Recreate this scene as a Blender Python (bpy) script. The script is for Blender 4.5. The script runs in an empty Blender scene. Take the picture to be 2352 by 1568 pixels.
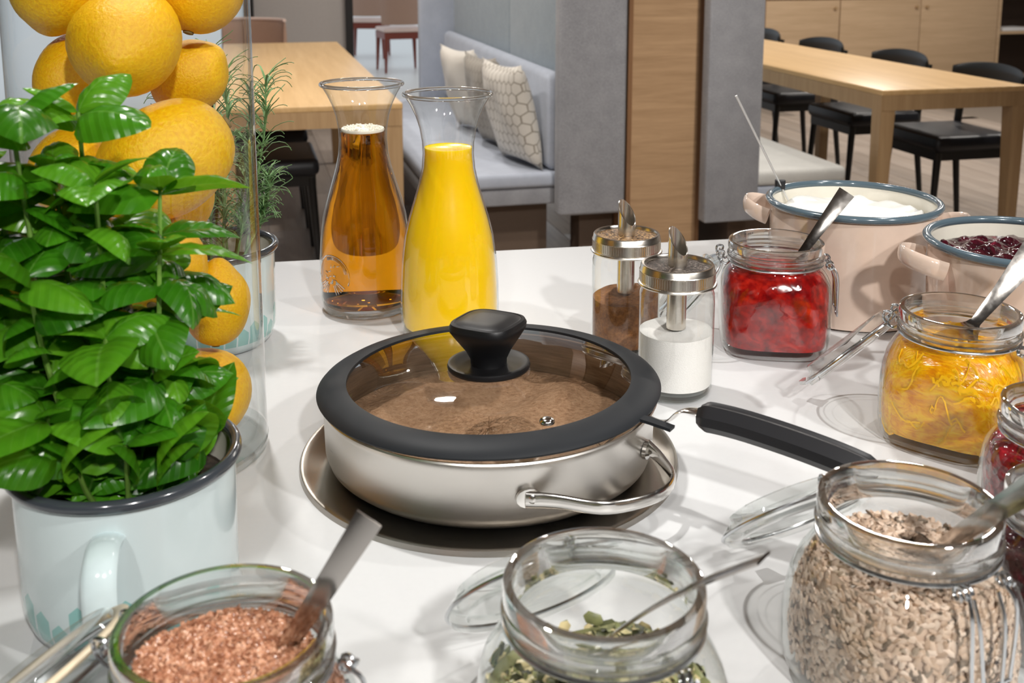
import bpy, math, random
from mathutils import Vector, Matrix, Euler, Quaternion

PI = math.pi
random.seed(7)
scene = bpy.context.scene
COL = scene.collection

# ------------------------------------------------------------------ camera
cam_data = bpy.data.cameras.new('camera')
cam = bpy.data.objects.new('camera', cam_data)
COL.objects.link(cam)
scene.camera = cam
cam.location = (0, 0, 1.32)
cam.rotation_euler = (math.radians(80), 0, 0)
cam_data.sensor_width = 36.0
cam_data.lens = 2500.0 / 2352.0 * 36.0
cam_data.shift_y = -464.0 / 2352.0
cam_data.clip_start = 0.02
cam_data.dof.use_dof = True
cam_data.dof.focus_distance = 1.02
cam_data.dof.aperture_fstop = 13.0

# ------------------------------------------------------------------ world, lights, exposure
world = bpy.data.worlds.new('sky')
scene.world = world
world.use_nodes = True
wbg = world.node_tree.nodes['Background']
wbg.inputs['Color'].default_value = (0.82, 0.91, 1.0, 1)
wbg.inputs['Strength'].default_value = 0.75
vs = scene.view_settings
vs.view_transform = 'Standard'
vs.look = 'None'
vs.exposure = 0.05
vs.gamma = 1.0
vs.use_curve_mapping = False
cy = scene.cycles
cy.max_bounces = 12
cy.diffuse_bounces = 4
cy.glossy_bounces = 6
cy.transmission_bounces = 10
cy.transparent_max_bounces = 28
cy.caustics_reflective = False
cy.caustics_refractive = True
cy.blur_glossy = 0.6
cy.sample_clamp_indirect = 4.0
cy.use_denoising = True


def area_light(name, loc, size, power, color, shape='DISK', size_y=None, target=None, spread=PI):
    l = bpy.data.lights.new(name, 'AREA')
    l.shape = shape
    l.size = size
    if size_y:
        l.size_y = size_y
    l.energy = power
    l.color = color
    l.spread = spread
    o = bpy.data.objects.new(name, l)
    COL.objects.link(o)
    o.location = loc
    d = Vector(target) - Vector(loc) if target else Vector((0, 0, -1))
    o.rotation_euler = d.to_track_quat('-Z', 'Y').to_euler()
    return o


WARM = (1.0, 0.975, 0.94)
# ceiling downlights above the buffet (let into the ceiling, above the frame)
area_light('downlight_counter_offscreen', (-0.40, 1.44, 2.70), 0.08, 8.4, WARM, target=(0.0, 0.85, 0.9), spread=2.0)
area_light('downlight_counter_end_offscreen', (1.00, 1.44, 2.70), 0.08, 3.0, WARM, target=(0.3, 0.9, 0.9), spread=2.0)
# ceiling downlights and an added fill on the kitchen side of the counter, behind the camera
area_light('downlight_kitchen_offscreen', (0.75, -1.5, 2.70), 0.12, 8.2, WARM, target=(0.15, 0.95, 1.0), spread=1.2)
area_light('fill_kitchen_side_offscreen', (-0.35, -1.5, 2.70), 0.12, 2.6, WARM, target=(0.15, 0.95, 1.0), spread=1.2)  # unseen fill light, added to brighten the front of the pots
area_light('downlight_kitchen_end_offscreen', (1.75, -0.5, 2.70), 0.12, 4.6, WARM, target=(0.1, 0.9, 1.0), spread=1.2)
# ceiling downlights over the seating, and two added fills in front of it
for _k, (_x, _y, _p) in enumerate([(-1.9, 4.2, 17), (-0.9, 5.6, 17), (-0.4, 4.0, 12), (-0.3, 7.0, 17), (1.7, 4.4, 15), (1.5, 6.4, 15), (3.0, 5.4, 15), (2.8, 7.9, 25), (4.4, 7.6, 25), (3.6, 6.0, 17)]):
    area_light('downlight_room_%d_offscreen' % (_k + 1), (_x, _y, 2.70), 0.16, _p * 1.3, (1, 0.94, 0.87))
area_light('fill_booth_offscreen', (0.9, 2.2, 2.70), 0.16, 5, (1, 0.94, 0.87), target=(0.75, 4.2, 0.7), spread=1.0)  # fill light added to lift the booth panels and pillar
area_light('fill_table_offscreen', (-0.9, 2.2, 2.70), 0.16, 4.5, (1, 0.94, 0.87), target=(-0.75, 4.4, 0.5), spread=1.0)  # added front fill aimed at the left table area, no lamp known there


# ------------------------------------------------------------------ node / material helpers
class NT:
    def __init__(self, name):
        self.m = bpy.data.materials.new(name)
        self.m.use_nodes = True
        self.t = self.m.node_tree
        self.t.nodes.clear()
        self.out = self.t.nodes.new('ShaderNodeOutputMaterial')

    def n(self, typ, **kw):
        nd = self.t.nodes.new('ShaderNode' + typ)
        for k, v in kw.items():
            setattr(nd, k, v)
        return nd

    def set(self, nd, **kw):
        for k, v in kw.items():
            sock = nd.inputs[k.replace('_', ' ')]
            self.put(sock, v)
        return nd

    def put(self, sock, v):
        if isinstance(v, bpy.types.NodeSocket):
            self.t.links.new(v, sock)
        elif isinstance(v, (tuple, list)) and len(v) == 3 and sock.type == 'RGBA':
            sock.default_value = (*v, 1)
        else:
            sock.default_value = v

    def math(self, op, a, b=0.0, c=None):
        nd = self.n('Math', operation=op)
        self.put(nd.inputs[0], a)
        self.put(nd.inputs[1], b)
        if c is not None:
            self.put(nd.inputs[2], c)
        return nd.outputs[0]

    def vmath(self, op, a, b=(0, 0, 0)):
        nd = self.n('VectorMath', operation=op)
        self.put(nd.inputs[0], a)
        if op == 'SCALE':
            self.put(nd.inputs['Scale'], b)
        else:
            self.put(nd.inputs[1], b)
        return nd.outputs['Value'] if op in ('DOT_PRODUCT', 'LENGTH') else nd.outputs['Vector']

    def coord(self, kind='Object', scale=(1, 1, 1)):
        tc = self.n('TexCoord')
        mp = self.n('Mapping')
        self.put(mp.inputs['Vector'], tc.outputs[kind])
        mp.inputs['Scale'].default_value = scale
        return mp.outputs['Vector']

    def noise(self, vec, scale, detail=4, rough=0.55, dist=0.0):
        nd = self.n('TexNoise')
        self.put(nd.inputs['Vector'], vec)
        nd.inputs['Scale'].default_value = scale
        nd.inputs['Detail'].default_value = detail
        nd.inputs['Roughness'].default_value = rough
        nd.inputs['Distortion'].default_value = dist
        return nd.outputs['Fac']

    def voronoi(self, vec, scale, feature='F1', out='Distance', rnd=1.0):
        nd = self.n('TexVoronoi', feature=feature)
        self.put(nd.inputs['Vector'], vec)
        nd.inputs['Scale'].default_value = scale
        nd.inputs['Randomness'].default_value = rnd
        return nd.outputs[out]

    def ramp(self, fac, stops, interp='LINEAR'):
        nd = self.n('ValToRGB')
        nd.color_ramp.interpolation = interp
        el = nd.color_ramp.elements
        while len(el) < len(stops):
            el.new(0.5)
        for e, (p, c) in zip(el, stops):
            e.position = p
            e.color = (*c, 1) if len(c) == 3 else c
        self.put(nd.inputs[0], fac)
        return nd.outputs['Color']

    def mix(self, fac, a, b, mode='MIX'):
        nd = self.n('Mix', data_type='RGBA', blend_type=mode)
        self.put(nd.inputs[0], fac)
        self.put(nd.inputs[6], a)
        self.put(nd.inputs[7], b)
        return nd.outputs[2]

    def bump(self, h, strength=0.3, dist=0.002, normal=None):
        nd = self.n('Bump')
        nd.inputs['Strength'].default_value = strength
        nd.inputs['Distance'].default_value = dist
        self.put(nd.inputs['Height'], h)
        if normal is not None:
            self.put(nd.inputs['Normal'], normal)
        return nd.outputs['Normal']

    def bsdf(self, color, rough=0.5, metal=0.0, normal=None, coat=0.0, trans=0.0, ior=1.45, sss=0.0,
             sss_rad=(0.01, 0.005, 0.002), spec=0.5, coat_rough=0.05, sheen=0.0, aniso=0.0):
        p = self.n('BsdfPrincipled')
        self.put(p.inputs['Base Color'], color)
        self.put(p.inputs['Roughness'], rough)
        self.put(p.inputs['Metallic'], metal)
        p.inputs['IOR'].default_value = ior
        p.inputs['Transmission Weight'].default_value = trans
        p.inputs['Coat Weight'].default_value = coat
        p.inputs['Coat Roughness'].default_value = coat_rough
        p.inputs['Specular IOR Level'].default_value = spec
        p.inputs['Sheen Weight'].default_value = sheen
        p.inputs['Anisotropic'].default_value = aniso
        if sss:
            p.inputs['Subsurface Weight'].default_value = sss
            p.inputs['Subsurface Radius'].default_value = sss_rad
            p.inputs['Subsurface Scale'].default_value = 1.0
        if normal is not None:
            self.put(p.inputs['Normal'], normal)
        return p.outputs[0]

    def done(self, shader):
        self.t.links.new(shader, self.out.inputs['Surface'])
        return self.m


MATS = {}


def simple(name, color, rough=0.5, metal=0.0, **kw):
    m = NT(name)
    vec = m.coord()
    nz = m.noise(vec, 60, 3)
    c = m.mix(nz, tuple(x * 0.92 for x in color), tuple(min(1, x * 1.06) for x in color))
    return m.done(m.bsdf(c, rough, metal, **kw))


def glass_thin(name, tint=(0.985, 0.99, 0.985), edge=(0.62, 0.68, 0.66), rough=0.0, boost=1.4):
    """thin-walled glass: passes straight through, mirrors by Fresnel, darker where the wall is seen edge-on"""
    m = NT(name)
    lw = m.n('LayerWeight')
    lw.inputs['Blend'].default_value = 0.5
    f = m.math('POWER', lw.outputs['Facing'], 3.5)
    tr = m.n('BsdfTransparent')
    m.put(tr.inputs['Color'], m.mix(f, tint, edge))
    gl = m.n('BsdfGlossy')
    m.put(gl.inputs['Color'], (1, 1, 1))
    gl.inputs['Roughness'].default_value = rough
    # Schlick reflectance of a thin pane, the same from either side
    sch = m.math('ADD', m.math('MULTIPLY', m.math('POWER', lw.outputs['Facing'], 5.0), 0.93), 0.037)
    fac = m.math('MINIMUM', m.math('MULTIPLY', sch, boost), 0.9)
    mx = m.n('MixShader')
    m.put(mx.inputs[0], fac)
    m.t.links.new(tr.outputs[0], mx.inputs[1])
    m.t.links.new(gl.outputs[0], mx.inputs[2])
    return m.done(mx.outputs[0])


def glass_thick(name, color=(0.97, 0.985, 0.98), ior=1.45, rough=0.0, clear=0.2):
    m = NT(name)
    g = m.bsdf(color, rough, trans=1.0, ior=ior)
    tr = m.n('BsdfTransparent')
    m.put(tr.inputs['Color'], (0.97, 0.985, 0.98))
    mx = m.n('MixShader')
    mx.inputs[0].default_value = clear
    m.t.links.new(g, mx.inputs[1])
    m.t.links.new(tr.outputs[0], mx.inputs[2])
    return m.done(mx.outputs[0])


def wood(name, c1, c2, axis=0, scale=1.0, rough=0.42, rnd=0.0, fine=1.0):
    m = NT(name)
    sc = [16.0 * scale] * 3
    sc[axis] = 0.9 * scale
    vec = m.coord('Object', tuple(sc))
    oi = m.n('ObjectInfo')
    off = m.n('CombineXYZ')
    m.put(off.inputs[0], m.math('MULTIPLY', oi.outputs['Random'], 40.0))
    m.put(off.inputs[1], m.math('MULTIPLY', oi.outputs['Random'], 23.0))
    vec = m.vmath('ADD', vec, off.outputs[0])
    g = m.noise(vec, 1.6, 6, 0.62, 0.6)
    g2 = m.noise(vec, 9.0, 3, 0.6)
    f = m.math('ADD', m.math('MULTIPLY', g, 0.75), m.math('MULTIPLY', g2, 0.25 * fine))
    col = m.ramp(f, [(0.3, c1), (0.68, c2)])
    if rnd:
        k = m.math('ADD', m.math('MULTIPLY', oi.outputs['Random'], rnd), 1.0 - rnd / 2)
        col = m.mix(1.0, col, m.n('CombineColor').outputs[0], 'MULTIPLY') if False else m.vmath('SCALE', col, k)
    nrm = m.bump(g2, 0.12, 0.001)
    return m.done(m.bsdf(col, rough, normal=nrm, spec=0.4))


def fabric(name, c1, c2, scale=900, rough=0.9):
    m = NT(name)
    vec = m.coord()
    a = m.noise(vec, scale * 0.35, 2, 0.6)
    b = m.noise(vec, 14, 4, 0.6)
    f = m.math('ADD', m.math('MULTIPLY', a, 0.7), m.math('MULTIPLY', b, 0.3))
    col = m.ramp(f, [(0.35, c1), (0.65, c2)])
    return m.done(m.bsdf(col, rough, normal=m.bump(a, 0.25, 0.002), spec=0.2, sheen=0.15))


def metal(name, color, rough, brush=None, aniso=0.0, var=0.1):
    m = NT(name)
    vec = m.coord('Object', brush or (30, 30, 30))
    nz = m.noise(vec, 6, 4, 0.6)
    r = m.math('ADD', m.math('MULTIPLY', nz, var), rough - var / 2)
    return m.done(m.bsdf(color, r, 1.0, normal=m.bump(nz, 0.03, 0.0005), aniso=aniso))


# materials -----------------------------------------------------------------------------------
def build_materials():
    M = MATS
    # solid white counter
    m = NT('counter_white')
    vec = m.coord()
    nz = m.noise(vec, 180, 3)
    col = m.mix(nz, (0.60, 0.605, 0.61), (0.63, 0.635, 0.64))
    M['counter'] = m.done(m.bsdf(col, 0.38, spec=0.35))
    M['counter_base'] = wood('counter_base_oak', (0.34, 0.23, 0.13), (0.46, 0.32, 0.19), 2)
    M['glass'] = glass_thin('jar_glass')
    M['glass_rim'] = glass_thick('thick_glass')
    M['glass_vase'] = glass_thin('vase_glass', (0.985, 0.99, 0.99), (0.55, 0.6, 0.6), 0.0, 1.1)
    M['glass_lid'] = glass_thin('smoked_lid_glass', (0.86, 0.80, 0.73), (0.5, 0.43, 0.36), 0.02, 1.7)
    M['wire'] = metal('galvanised_wire', (0.62, 0.64, 0.66), 0.22)
    M['steel'] = metal('polished_steel', (0.72, 0.70, 0.67), 0.14)
    M['spoon'] = metal('cutlery_steel', (0.52, 0.49, 0.46), 0.13)
    M['steel_brushed'] = metal('brushed_steel', (0.70, 0.67, 0.63), 0.30, (4, 4, 160), 0.4, 0.12)
    m = NT('stain_reflection_lining')
    nz = m.noise(m.coord('Object', (9, 9, 120)), 3, 5, 0.65)
    M['pan_lining'] = m.done(m.bsdf(m.ramp(nz, [(0.3, (0.16, 0.12, 0.085)), (0.7, (0.36, 0.29, 0.22))]), 0.35, 0.75, normal=m.bump(nz, 0.2, 0.002)))  # brown tone combines porridge residue with the porridge's reflection, painted in
    M['plate_steel'] = metal('warming_plate_steel', (0.40, 0.375, 0.34), 0.24, (3, 3, 3), 0.0, 0.05)
    M['lid_metal'] = metal('dispenser_cap_metal', (0.70, 0.66, 0.60), 0.25, (4, 4, 120))
    M['black_plastic'] = simple('black_plastic', (0.012, 0.012, 0.014), 0.38)
    M['silicone'] = simple('black_silicone', (0.009, 0.011, 0.014), 0.55, spec=0.35)
    M['knob_black'] = simple('black_knob', (0.006, 0.006, 0.007), 0.42, spec=0.4)
    M['enamel_rim'] = simple('slate_enamel', (0.085, 0.125, 0.155), 0.16, coat=0.6)
    M['enamel_rim_dark'] = simple('charcoal_enamel', (0.045, 0.052, 0.062), 0.16, coat=0.6)
    M['enamel_cream'] = simple('cream_pink_enamel', (0.66, 0.52, 0.43), 0.13, coat=0.7)
    M['enamel_inside'] = simple('ivory_enamel', (0.80, 0.76, 0.66), 0.14, coat=0.6)
    # pale blue enamel with teal hexagons round the foot
    m = NT('pale_blue_enamel')
    tc = m.n('TexCoord')
    sp = m.n('SeparateXYZ')
    m.put(sp.inputs[0], tc.outputs['Object'])
    ang = m.math('ARCTAN2', sp.outputs[1], sp.outputs[0])
    colu = m.math('MULTIPLY', m.math('ADD', ang, PI), 30 / (2 * PI))
    fr = m.math('FRACT', colu)
    fl = m.math('FLOOR', colu)
    wn = m.n('TexWhiteNoise', noise_dimensions='1D')
    m.put(wn.inputs['W'], fl)
    dv = m.math('ABSOLUTE', m.math('SUBTRACT', fr, 0.5))
    zt = m.math('SUBTRACT', m.math('ADD', m.math('MULTIPLY', wn.outputs[0], 0.020), 0.027), m.math('MULTIPLY', dv, 0.012))
    below = m.math('LESS_THAN', sp.outputs[2], zt)
    inside = m.math('LESS_THAN', dv, 0.44)
    over = m.math('GREATER_THAN', sp.outputs[2], 0.012)
    mask = m.math('MULTIPLY', m.math('MULTIPLY', below, inside), over)
    c = m.mix(mask, (0.53, 0.61, 0.62), (0.24, 0.45, 0.43))
    M['enamel_blue'] = m.done(m.bsdf(c, 0.14, coat=0.6))
    M['enamel_blue_plain'] = simple('pale_blue_enamel_handle', (0.66, 0.78, 0.80), 0.14, coat=0.6)
    # lemons
    m = NT('lemon_skin')
    vec = m.coord()
    oi = m.n('ObjectInfo')
    ov = m.vmath('ADD', vec, m.vmath('SCALE', (1.0, 0.7, 0.3), oi.outputs['Random']))
    big = m.noise(ov, 14, 3)
    por = m.voronoi(ov, 420)
    spots = m.voronoi(ov, 22)
    c = m.ramp(big, [(0.3, (0.74, 0.37, 0.002)), (0.55, (0.83, 0.49, 0.003)), (0.75, (0.84, 0.57, 0.010))])
    c = m.mix(m.math('MULTIPLY', oi.outputs['Random'], 0.45), c, (0.78, 0.36, 0.004))
    c = m.mix(m.math('LESS_THAN', spots, 0.045), c, (0.35, 0.18, 0.02))
    nrm = m.bump(por, 0.22, 0.0010, m.bump(big, 0.25, 0.004))
    M['lemon'] = m.done(m.bsdf(c, 0.36, normal=nrm, sss=0.15, sss_rad=(0.012, 0.006, 0.001), spec=0.5))
    M['lemon_stem'] = simple('lemon_stem_end', (0.20, 0.14, 0.05), 0.8)
    # basil
    m = NT('basil_leaf')
    tc = m.n('TexCoord')
    sp = m.n('SeparateXYZ')
    m.put(sp.inputs[0], tc.outputs['Object'])
    ay = m.math('ABSOLUTE', sp.outputs[1])
    mid = m.math('LESS_THAN', ay, 0.014)
    vein = m.math('SINE', m.math('SUBTRACT', m.math('MULTIPLY', sp.outputs[0], 42.0), m.math('MULTIPLY', ay, 42.0)))
    vl = m.math('GREATER_THAN', vein, 0.93)
    oi = m.n('ObjectInfo')
    nz = m.noise(tc.outputs['Object'], 4.0, 3)
    base = m.ramp(m.math('ADD', m.math('MULTIPLY', oi.outputs['Random'], 0.6), m.math('MULTIPLY', nz, 0.4)),
                  [(0.15, (0.016, 0.10, 0.004)), (0.5, (0.052, 0.23, 0.009)), (0.9, (0.15, 0.40, 0.018))])
    base = m.mix(m.math('MULTIPLY', m.math('MAXIMUM', mid, m.math('MULTIPLY', vl, 0.25)), 0.40), base, (0.20, 0.40, 0.08))
    nrm = m.bump(m.math('SUBTRACT', vein, m.math('MULTIPLY', mid, 2.0)), 0.13, 0.02)
    pb = m.bsdf(base, 0.26, normal=nrm, spec=0.6)
    tl = m.n('BsdfTranslucent')
    m.put(tl.inputs['Color'], m.mix(0.6, base, (0.30, 0.62, 0.02)))
    mx = m.n('MixShader')
    mx.inputs[0].default_value = 0.36
    m.t.links.new(pb, mx.inputs[1])
    m.t.links.new(tl.outputs[0], mx.inputs[2])
    M['basil'] = m.done(mx.outputs[0])
    M['stem'] = simple('herb_stem', (0.16, 0.30, 0.05), 0.5)
    m = NT('rosemary_needles')
    nz = m.noise(m.coord(), 60, 2)
    M['rosemary'] = m.done(m.bsdf(m.ramp(nz, [(0.3, (0.07, 0.17, 0.05)), (0.7, (0.22, 0.36, 0.15))]), 0.5))
    m = NT('potting_soil')
    nz = m.noise(m.coord(), 120, 4)
    M['soil'] = m.done(m.bsdf(m.ramp(nz, [(0.3, (0.01, 0.007, 0.004)), (0.7, (0.05, 0.03, 0.018))]), 0.95, normal=m.bump(nz, 0.8, 0.004)))
    # liquids and foods
    m = NT('amber_juice')
    M['amber'] = m.done(m.bsdf((0.84, 0.33, 0.008), 0.0, trans=1.0, ior=1.33))
    m = NT('orange_juice')
    nz = m.noise(m.coord(), 25, 3)
    c = m.mix(nz, (0.95, 0.56, 0.003), (0.96, 0.62, 0.005))
    M['orange'] = m.done(m.bsdf(c, 0.22, sss=0.35, sss_rad=(0.02, 0.012, 0.002)))
    M['foam'] = simple('pale_foam', (0.82, 0.78, 0.68), 0.45)
    m = NT('porridge')
    vec = m.coord()
    a = m.noise(vec, 240, 5, 0.7)
    b = m.noise(vec, 22, 3)
    v = m.voronoi(vec, 260)
    c = m.ramp(m.math('ADD', m.math('MULTIPLY', a, 0.7), m.math('MULTIPLY', b, 0.3)),
               [(0.3, (0.26, 0.15, 0.09)), (0.5, (0.50, 0.34, 0.23)), (0.7, (0.66, 0.49, 0.36))])
    M['porridge'] = m.done(m.bsdf(c, 0.4, normal=m.bump(a, 0.8, 0.004, m.bump(v, 0.4, 0.002)), coat=0.3, coat_rough=0.2))
    m = NT('red_jam')
    vec = m.coord()
    a = m.noise(vec, 45, 5, 0.65, 1.0)
    b = m.noise(vec, 130, 4, 0.6)
    v = m.voronoi(vec, 95)
    c = m.ramp(m.math('ADD', m.math('MULTIPLY', a, 0.6), m.math('MULTIPLY', b, 0.4)),
               [(0.33, (0.055, 0.001, 0.002)), (0.5, (0.24, 0.003, 0.003)), (0.70, (0.55, 0.020, 0.007))])
    M['red_jam'] = m.done(m.bsdf(c, 0.14, normal=m.bump(v, 0.25, 0.003), coat=0.5, sss=0.15, sss_rad=(0.008, 0.001, 0.001)))
    m = NT('marmalade')
    vec = m.coord('Object', (1, 1, 1))
    a = m.noise(vec, 38, 5, 0.6, 1.5)
    w = m.noise(m.coord('Object', (20, 130, 60)), 2.0, 3, 0.6, 2.5)
    c = m.ramp(m.math('ADD', m.math('MULTIPLY', a, 0.5), m.math('MULTIPLY', w, 0.5)),
               [(0.36, (0.66, 0.22, 0.002)), (0.5, (0.84, 0.39, 0.004)), (0.64, (0.92, 0.56, 0.015))])
    M['marmalade'] = m.done(m.bsdf(c, 0.14, normal=m.bump(w, 0.4, 0.003), coat=0.5, sss=0.35, sss_rad=(0.02, 0.01, 0.002)))
    M['peel'] = simple('orange_peel_strips', (0.91, 0.49, 0.012), 0.2, coat=0.4)
    m = NT('berry_jam')
    vec = m.coord()
    a = m.noise(vec, 60, 5, 0.65, 1.0)
    v = m.voronoi(vec, 120)
    c = m.ramp(a, [(0.35, (0.045, 0.001, 0.004)), (0.55, (0.23, 0.004, 0.012)), (0.72, (0.48, 0.02, 0.03))])
    M['berry_jam'] = m.done(m.bsdf(c, 0.12, normal=m.bump(v, 0.7, 0.005), coat=0.6, sss=0.2, sss_rad=(0.01, 0.001, 0.001)))
    m = NT('blackcurrant_jam')
    vec = m.coord()
    a = m.noise(vec, 60, 5, 0.65, 1.0)
    v = m.voronoi(vec, 110)
    c = m.ramp(a, [(0.35, (0.012, 0.001, 0.003)), (0.6, (0.06, 0.004, 0.012)), (0.78, (0.32, 0.02, 0.045))])
    M['dark_jam'] = m.done(m.bsdf(c, 0.10, normal=m.bump(v, 0.8, 0.006), coat=0.6))
    m = NT('yoghurt')
    nz = m.noise(m.coord(), 20, 3)
    M['yoghurt'] = m.done(m.bsdf(m.mix(nz, (0.74, 0.73, 0.69), (0.79, 0.78, 0.75)), 0.3, sss=0.3, sss_rad=(0.01, 0.009, 0.007)))
    m = NT('sugar')
    nz = m.noise(m.coord(), 900, 2)
    M['sugar'] = m.done(m.bsdf(m.mix(nz, (0.70, 0.68, 0.65), (0.80, 0.78, 0.76)), 0.7, normal=m.bump(nz, 0.3, 0.001)))
    m = NT('cinnamon')
    nz = m.noise(m.coord(), 260, 5, 0.7)
    M['cinnamon'] = m.done(m.bsdf(m.ramp(nz, [(0.3, (0.13, 0.045, 0.012)), (0.7, (0.33, 0.14, 0.045))]), 0.9, normal=m.bump(nz, 0.4, 0.002)))
    m = NT('crumb_top_brown')
    nz = m.noise(m.coord(), 420, 3, 0.7)
    M['crumb_brown'] = m.done(m.bsdf(m.ramp(nz, [(0.4, (0.03, 0.018, 0.01)), (0.52, (0.22, 0.11, 0.04)), (0.62, (0.55, 0.36, 0.17))]), 0.35, 0.3, normal=m.bump(nz, 0.5, 0.002)))
    m = NT('crumb_top_dark')
    nz = m.noise(m.coord(), 420, 3, 0.7)
    M['crumb_dark'] = m.done(m.bsdf(m.ramp(nz, [(0.4, (0.012, 0.009, 0.008)), (0.54, (0.06, 0.04, 0.03)), (0.66, (0.30, 0.26, 0.23))]), 0.3, 0.4, normal=m.bump(nz, 0.5, 0.002)))

    def seed_mat(name, stops, rough=0.4):
        m = NT(name)
        g = m.n('NewGeometry')
        nz = m.noise(m.coord(), 220, 3)
        f = m.math('ADD', m.math('MULTIPLY', g.outputs['Random Per Island'], 0.75), m.math('MULTIPLY', nz, 0.25))
        return m.done(m.bsdf(m.ramp(f, stops), rough))
    M['flax'] = seed_mat('flax_seed', [(0.1, (0.24, 0.085, 0.042)), (0.5, (0.50, 0.23, 0.13)), (0.85, (0.64, 0.36, 0.23))], 0.22)
    M['flax_core'] = simple('flax_core', (0.47, 0.21, 0.12), 0.6)
    M['pumpkin'] = seed_mat('pumpkin_seed', [(0.12, (0.035, 0.037, 0.022)), (0.38, (0.13, 0.14, 0.065)), (0.55, (0.28, 0.29, 0.12)), (0.75, (0.66, 0.55, 0.30))], 0.35)
    M['pumpkin_core'] = simple('pumpkin_core', (0.24, 0.24, 0.11), 0.7)
    M['sunflower'] = seed_mat('sunflower_kernel', [(0.1, (0.40, 0.27, 0.18)), (0.5, (0.60, 0.45, 0.34)), (0.9, (0.70, 0.56, 0.45))], 0.45)
    M['sunflower_dark'] = seed_mat('dark_seed', [(0.1, (0.10, 0.07, 0.045)), (0.6, (0.24, 0.18, 0.13)), (0.9, (0.42, 0.33, 0.25))], 0.4)
    M['sunflower_core'] = simple('seed_core', (0.55, 0.41, 0.31), 0.8)
    M['seal'] = simple('cream_rubber_seal', (0.86, 0.72, 0.52), 0.45)
    # furniture
    M['oak'] = wood('light_oak_top', (0.56, 0.35, 0.15), (0.74, 0.50, 0.25), 1, 1.0, 0.34)
    M['oak_leg'] = wood('light_oak_leg', (0.38, 0.24, 0.12), (0.52, 0.35, 0.19), 2, 1.0, 0.4)
    M['oak_cabinet'] = wood('oak_veneer', (0.50, 0.35, 0.21), (0.66, 0.48, 0.31), 0, 0.8, 0.45)
    M['oak_pillar'] = wood('oak_pillar_veneer', (0.33, 0.205, 0.11), (0.50, 0.33, 0.19), 0, 1.5, 0.45)
    M['pillar_edge'] = wood('walnut_edging', (0.17, 0.085, 0.04), (0.26, 0.14, 0.07), 2, 1.0, 0.45)
    M['plank'] = wood('taupe_floor_plank', (0.26, 0.21, 0.175), (0.40, 0.34, 0.29), 1, 0.9, 0.42, rnd=0.25)
    M['joint'] = simple('floor_joint', (0.22, 0.18, 0.145), 0.8)
    M['tile_floor'] = simple('pale_hall_floor', (0.78, 0.76, 0.72), 0.35)
    M['felt'] = fabric('grey_felt', (0.21, 0.215, 0.235), (0.36, 0.365, 0.39))
    M['felt_light'] = fabric('light_grey_upholstery', (0.35, 0.385, 0.46), (0.48, 0.52, 0.60), 1200)
    M['panel_grey'] = fabric('blue_grey_panel', (0.22, 0.27, 0.315), (0.30, 0.35, 0.395), 700)
    M['seat_white'] = fabric('pale_grey_upholstery', (0.52, 0.52, 0.50), (0.66, 0.66, 0.63), 1200)
    M['chair_black'] = simple('black_lacquer', (0.012, 0.012, 0.012), 0.32)
    M['chair_seat'] = simple('black_leather', (0.012, 0.013, 0.018), 0.38)
    M['chair_red'] = simple('oxblood_wood', (0.19, 0.038, 0.022), 0.4)
    M['chair_tan'] = simple('tan_shell', (0.40, 0.25, 0.18), 0.5)
    M['chair_pink'] = simple('blush_upholstery', (0.72, 0.55, 0.48), 0.7)
    M['partition'] = simple('warm_grey_partition', (0.36, 0.335, 0.32), 0.5)
    M['dark_trim'] = simple('near_black_trim', (0.012, 0.011, 0.011), 0.5)
    M['dark_box'] = simple('shelf_dark_lining', (0.045, 0.03, 0.024), 0.6)
    M['plinth'] = simple('brown_plinth', (0.13, 0.09, 0.065), 0.6)
    M['white_wall'] = simple('white_plaster', (0.78, 0.77, 0.75), 0.9)
    M['ceiling'] = simple('brown_ceiling', (0.30, 0.235, 0.18), 0.7)
    M['probe'] = metal('satin_probe_steel', (0.86, 0.86, 0.86), 0.45)
    M['paper'] = simple('white_paper', (0.8, 0.82, 0.85), 0.7)

    # hexagon-print cushion cloth
    def hexcloth(name, cell, line, k=26.0):
        m = NT(name)
        tc = m.n('TexCoord')
        p = m.vmath('ADD', m.vmath('MULTIPLY', tc.outputs['Object'], (k * 1.15, k * 0.8, 0.0)), (100.0, 100.0 * 1.7320508, 0))
        r = (1.0, 1.7320508, 1.0)
        h = (0.5, 0.8660254, 0.0)
        a = m.vmath('SUBTRACT', m.vmath('MODULO', p, r), h)
        b = m.vmath('SUBTRACT', m.vmath('MODULO', m.vmath('SUBTRACT', p, h), r), h)
        sel = m.math('LESS_THAN', m.vmath('LENGTH', a), m.vmath('LENGTH', b))
        nd = m.n('Mix', data_type='VECTOR')
        m.put(nd.inputs[0], sel)
        m.put(nd.inputs[4], b)
        m.put(nd.inputs[5], a)
        g = m.vmath('ABSOLUTE', nd.outputs[1])
        d1 = m.vmath('DOT_PRODUCT', g, (0.5, 0.8660254, 0))
        s = m.n('SeparateXYZ')
        m.put(s.inputs[0], g)
        d = m.math('MAXIMUM', d1, s.outputs[0])
        edge = m.math('GREATER_THAN', d, 0.445)
        c = m.mix(edge, cell, line)
        nz = m.noise(tc.outputs['Object'], 300, 2)
        return m.done(m.bsdf(c, 0.85, normal=m.bump(nz, 0.3, 0.002), spec=0.2, sheen=0.2))
    M['hex_light'] = hexcloth('cream_hexagon_cloth', (0.60, 0.57, 0.52), (0.30, 0.27, 0.23))
    M['hex_taupe'] = hexcloth('taupe_hexagon_cloth', (0.30, 0.275, 0.24), (0.20, 0.18, 0.155))
    M['cushion_white'] = fabric('white_cushion_cloth', (0.56, 0.53, 0.48), (0.66, 0.63, 0.58), 900)


build_materials()


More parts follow.
